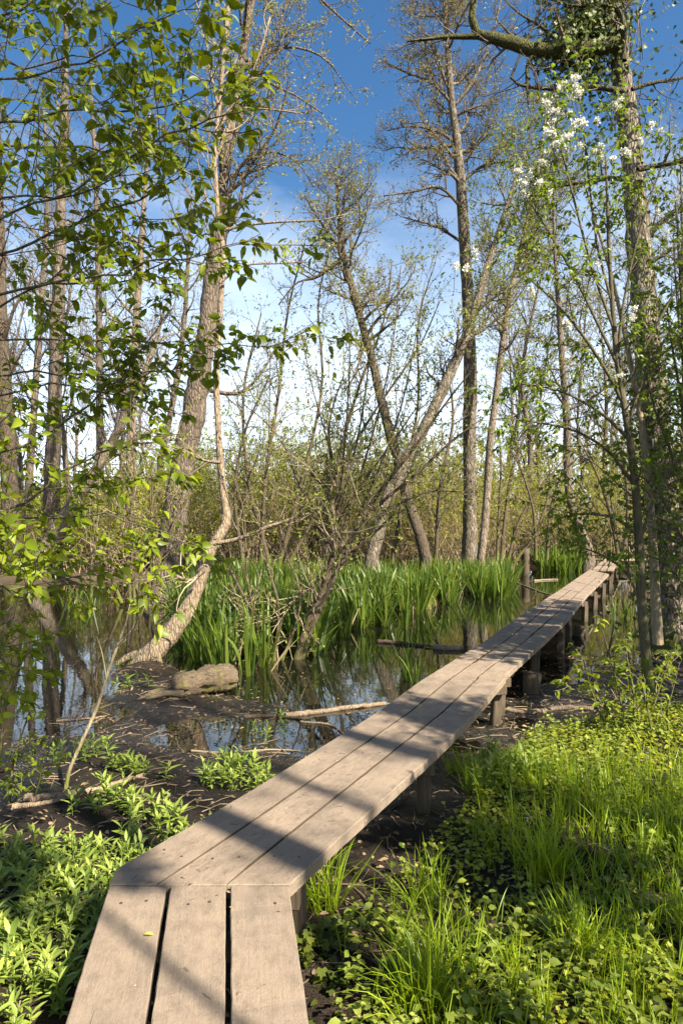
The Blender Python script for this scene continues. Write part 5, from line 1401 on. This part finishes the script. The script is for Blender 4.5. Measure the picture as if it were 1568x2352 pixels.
def crown_over(p, H, side=0.):
    h = np.array([sdir[0], sdir[1]]) / np.linalg.norm(sdir[:2]); q = np.array(p) + h * H / math.tan(SUN_EL); return q
for k, (p, H, ln, lab) in enumerate([((.85, 3.7), 2.4, (.2, .42), "added leafy bush just out of view on the right, shading the grass by the bend"), ((2.2, 2.7), 2.4, (.2, .4), "added leafy bush out of view at the bottom right, shading the corner"),
        ((.75, 5.6), 4.4, (.5, 1.0), "added thin twiggy bush out of view on the right, dappling the middle planks")]):
    q = crown_over(p, H)  # unseen bushes added to shade the bend, the corner and the middle planks
    shade_tree([(q[0], q[1], 0, .04), (q[0] + .03, q[1], H * .5, .035), (q[0], q[1] + .03, H, .025), (q[0], q[1], H * 1.15, .012)], lab, 140 + k, 14, (.68, 1), ln, nl=9 if k < 2 else 4, ls=(.05, .10), l2n=8 if k < 2 else 6, l3n=5, sc=(.45, .45, .8)[k])

rng = np.random.default_rng(203); mb = MB()
u = rng.random(90) ** 1.6; f = rng.random(90); A_ = at(np.vstack([NL[1:], AL[1:], CL[1:]]), u); B_ = at(np.vstack([NR[1:], AR[1:], CR[1:]]), u)
q = A_ * (1 - f)[:, None] + B_ * f[:, None]; q = np.vstack([q, np.c_[rng.uniform(-.6, -.2, 14), rng.uniform(2.0, 2.8, 14)]]); n = len(q)
c = np.c_[q, np.full(n, ZB + .005)]
hd = np.c_[rng.normal(0, 1, (n, 2)), np.zeros(n)]; hd = norm(hd)
k = rng.random(n) < .6
L = rng.uniform(.012, .05, n)[:, None]
mb.tubes(np.stack([c - hd * L / 2, c + rng.normal(0, .002, (n, 3)), c + hd * L / 2], 1)[k], np.full((k.sum(), 3), .0012), 4, 0)
mb.inst(L_MID, c[~k], hd[~k], upn((~k).sum(), rng, .2), rng.uniform(.01, .022, (~k).sum()), 1)
tag(mb.build('board_litter', [twigmat('crumb_twig', (.05, .035, .02), (.2, .15, .09)), F_DEAD]), "crumbs of bark, bits of twig and dry leaf lying on the planks", "litter", None, 'stuff')

for k, (p, H, lab) in enumerate([((1.95, 8.1), 4.0, "added loose leafy bush out of view past the right edge, striping the far planks"), ((2.75, 10.0), 4.2, "second added loose leafy bush out of view past the right edge, farther along"), ((3.9, 12.4), 4.4, "third added loose leafy bush out of view on the right, farthest along the walk")]):
    h = np.array([sdir[0], sdir[1]]) / np.linalg.norm(sdir[:2]); q = np.array(p) + h * (.95 * H - .45) / math.tan(SUN_EL)  # unseen bushes added to break up the sun on the far planks
    shade_tree([(q[0], q[1], 0, .05), (q[0] + .05, q[1], H * .5, .04), (q[0], q[1] + .05, H, .03), (q[0], q[1], H * 1.2, .012)], lab, 160 + k, 34, (.5, 1), (.7, 1.6), nl=6, ls=(.05, .10), l2n=6, l3n=4, sc=.7)

for k, (p, H, lab) in enumerate([((4.7, 9.6), 6.0, "dense leafy tree out of view to the right, shading the big trunk's foot"), ((3.4, 7.9), 5.0, "added dense leafy bush out of view to the right, shading the mud by the sapling")]):
    h = np.array([sdir[0], sdir[1]]) / np.linalg.norm(sdir[:2]); q = np.array(p) + h * (.9 * H - .8) / math.tan(SUN_EL)  # unseen foliage added to keep sun off the trunk's foot and the mud
    shade_tree([(q[0], q[1], 0, .09), (q[0] + .05, q[1], H * .5, .07), (q[0], q[1] + .05, H, .05), (q[0], q[1], H * 1.3, .015)], lab, 170 + k, 30, (.45, 1), (.8, 1.8), nl=8, ls=(.06, .11), l2n=7, l3n=4, sc=.8)

q = np.array((-1.65, 3.35)) + np.array([sdir[0], sdir[1]]) / np.linalg.norm(sdir[:2]) * 6.6 / math.tan(SUN_EL)  # unseen tuft added to lay a shade band over the left plants
shade_tree([(q[0], q[1], 0, .03), (q[0] + .05, q[1], 3.5, .022), (q[0], q[1], 6, .02), (q[0], q[1], 7.6, .01)], "added thin tufted tree out of view behind, shading a band of the left plants", 180, 14, (.82, 1), (.25, .5), nl=7, ls=(.06, .1), l2n=6, l3n=4, sc=.28)
for k, (p, dist, r, lab) in enumerate([((-.02, 3.75), 9.0, .055, "added thin bare tree out of view on the right, striping the second stretch"), ((.8, 5.3), 10.0, .075, "added bare tree out of view on the right, striping the middle planks")]):
    q = behind(p, dist)  # unseen bare trunks added for extra shadow bars on the planks
    shade_tree([(q[0], q[1], 0, r), (q[0] - .1, q[1] + .05, 4, r * .9), (q[0] + .1, q[1] - .1, 8, r * .75), (q[0], q[1], 12, .02)], lab, 181 + k, 12, (.5, 1), (.8, 1.8), nl=1, l2n=6, l3n=4)
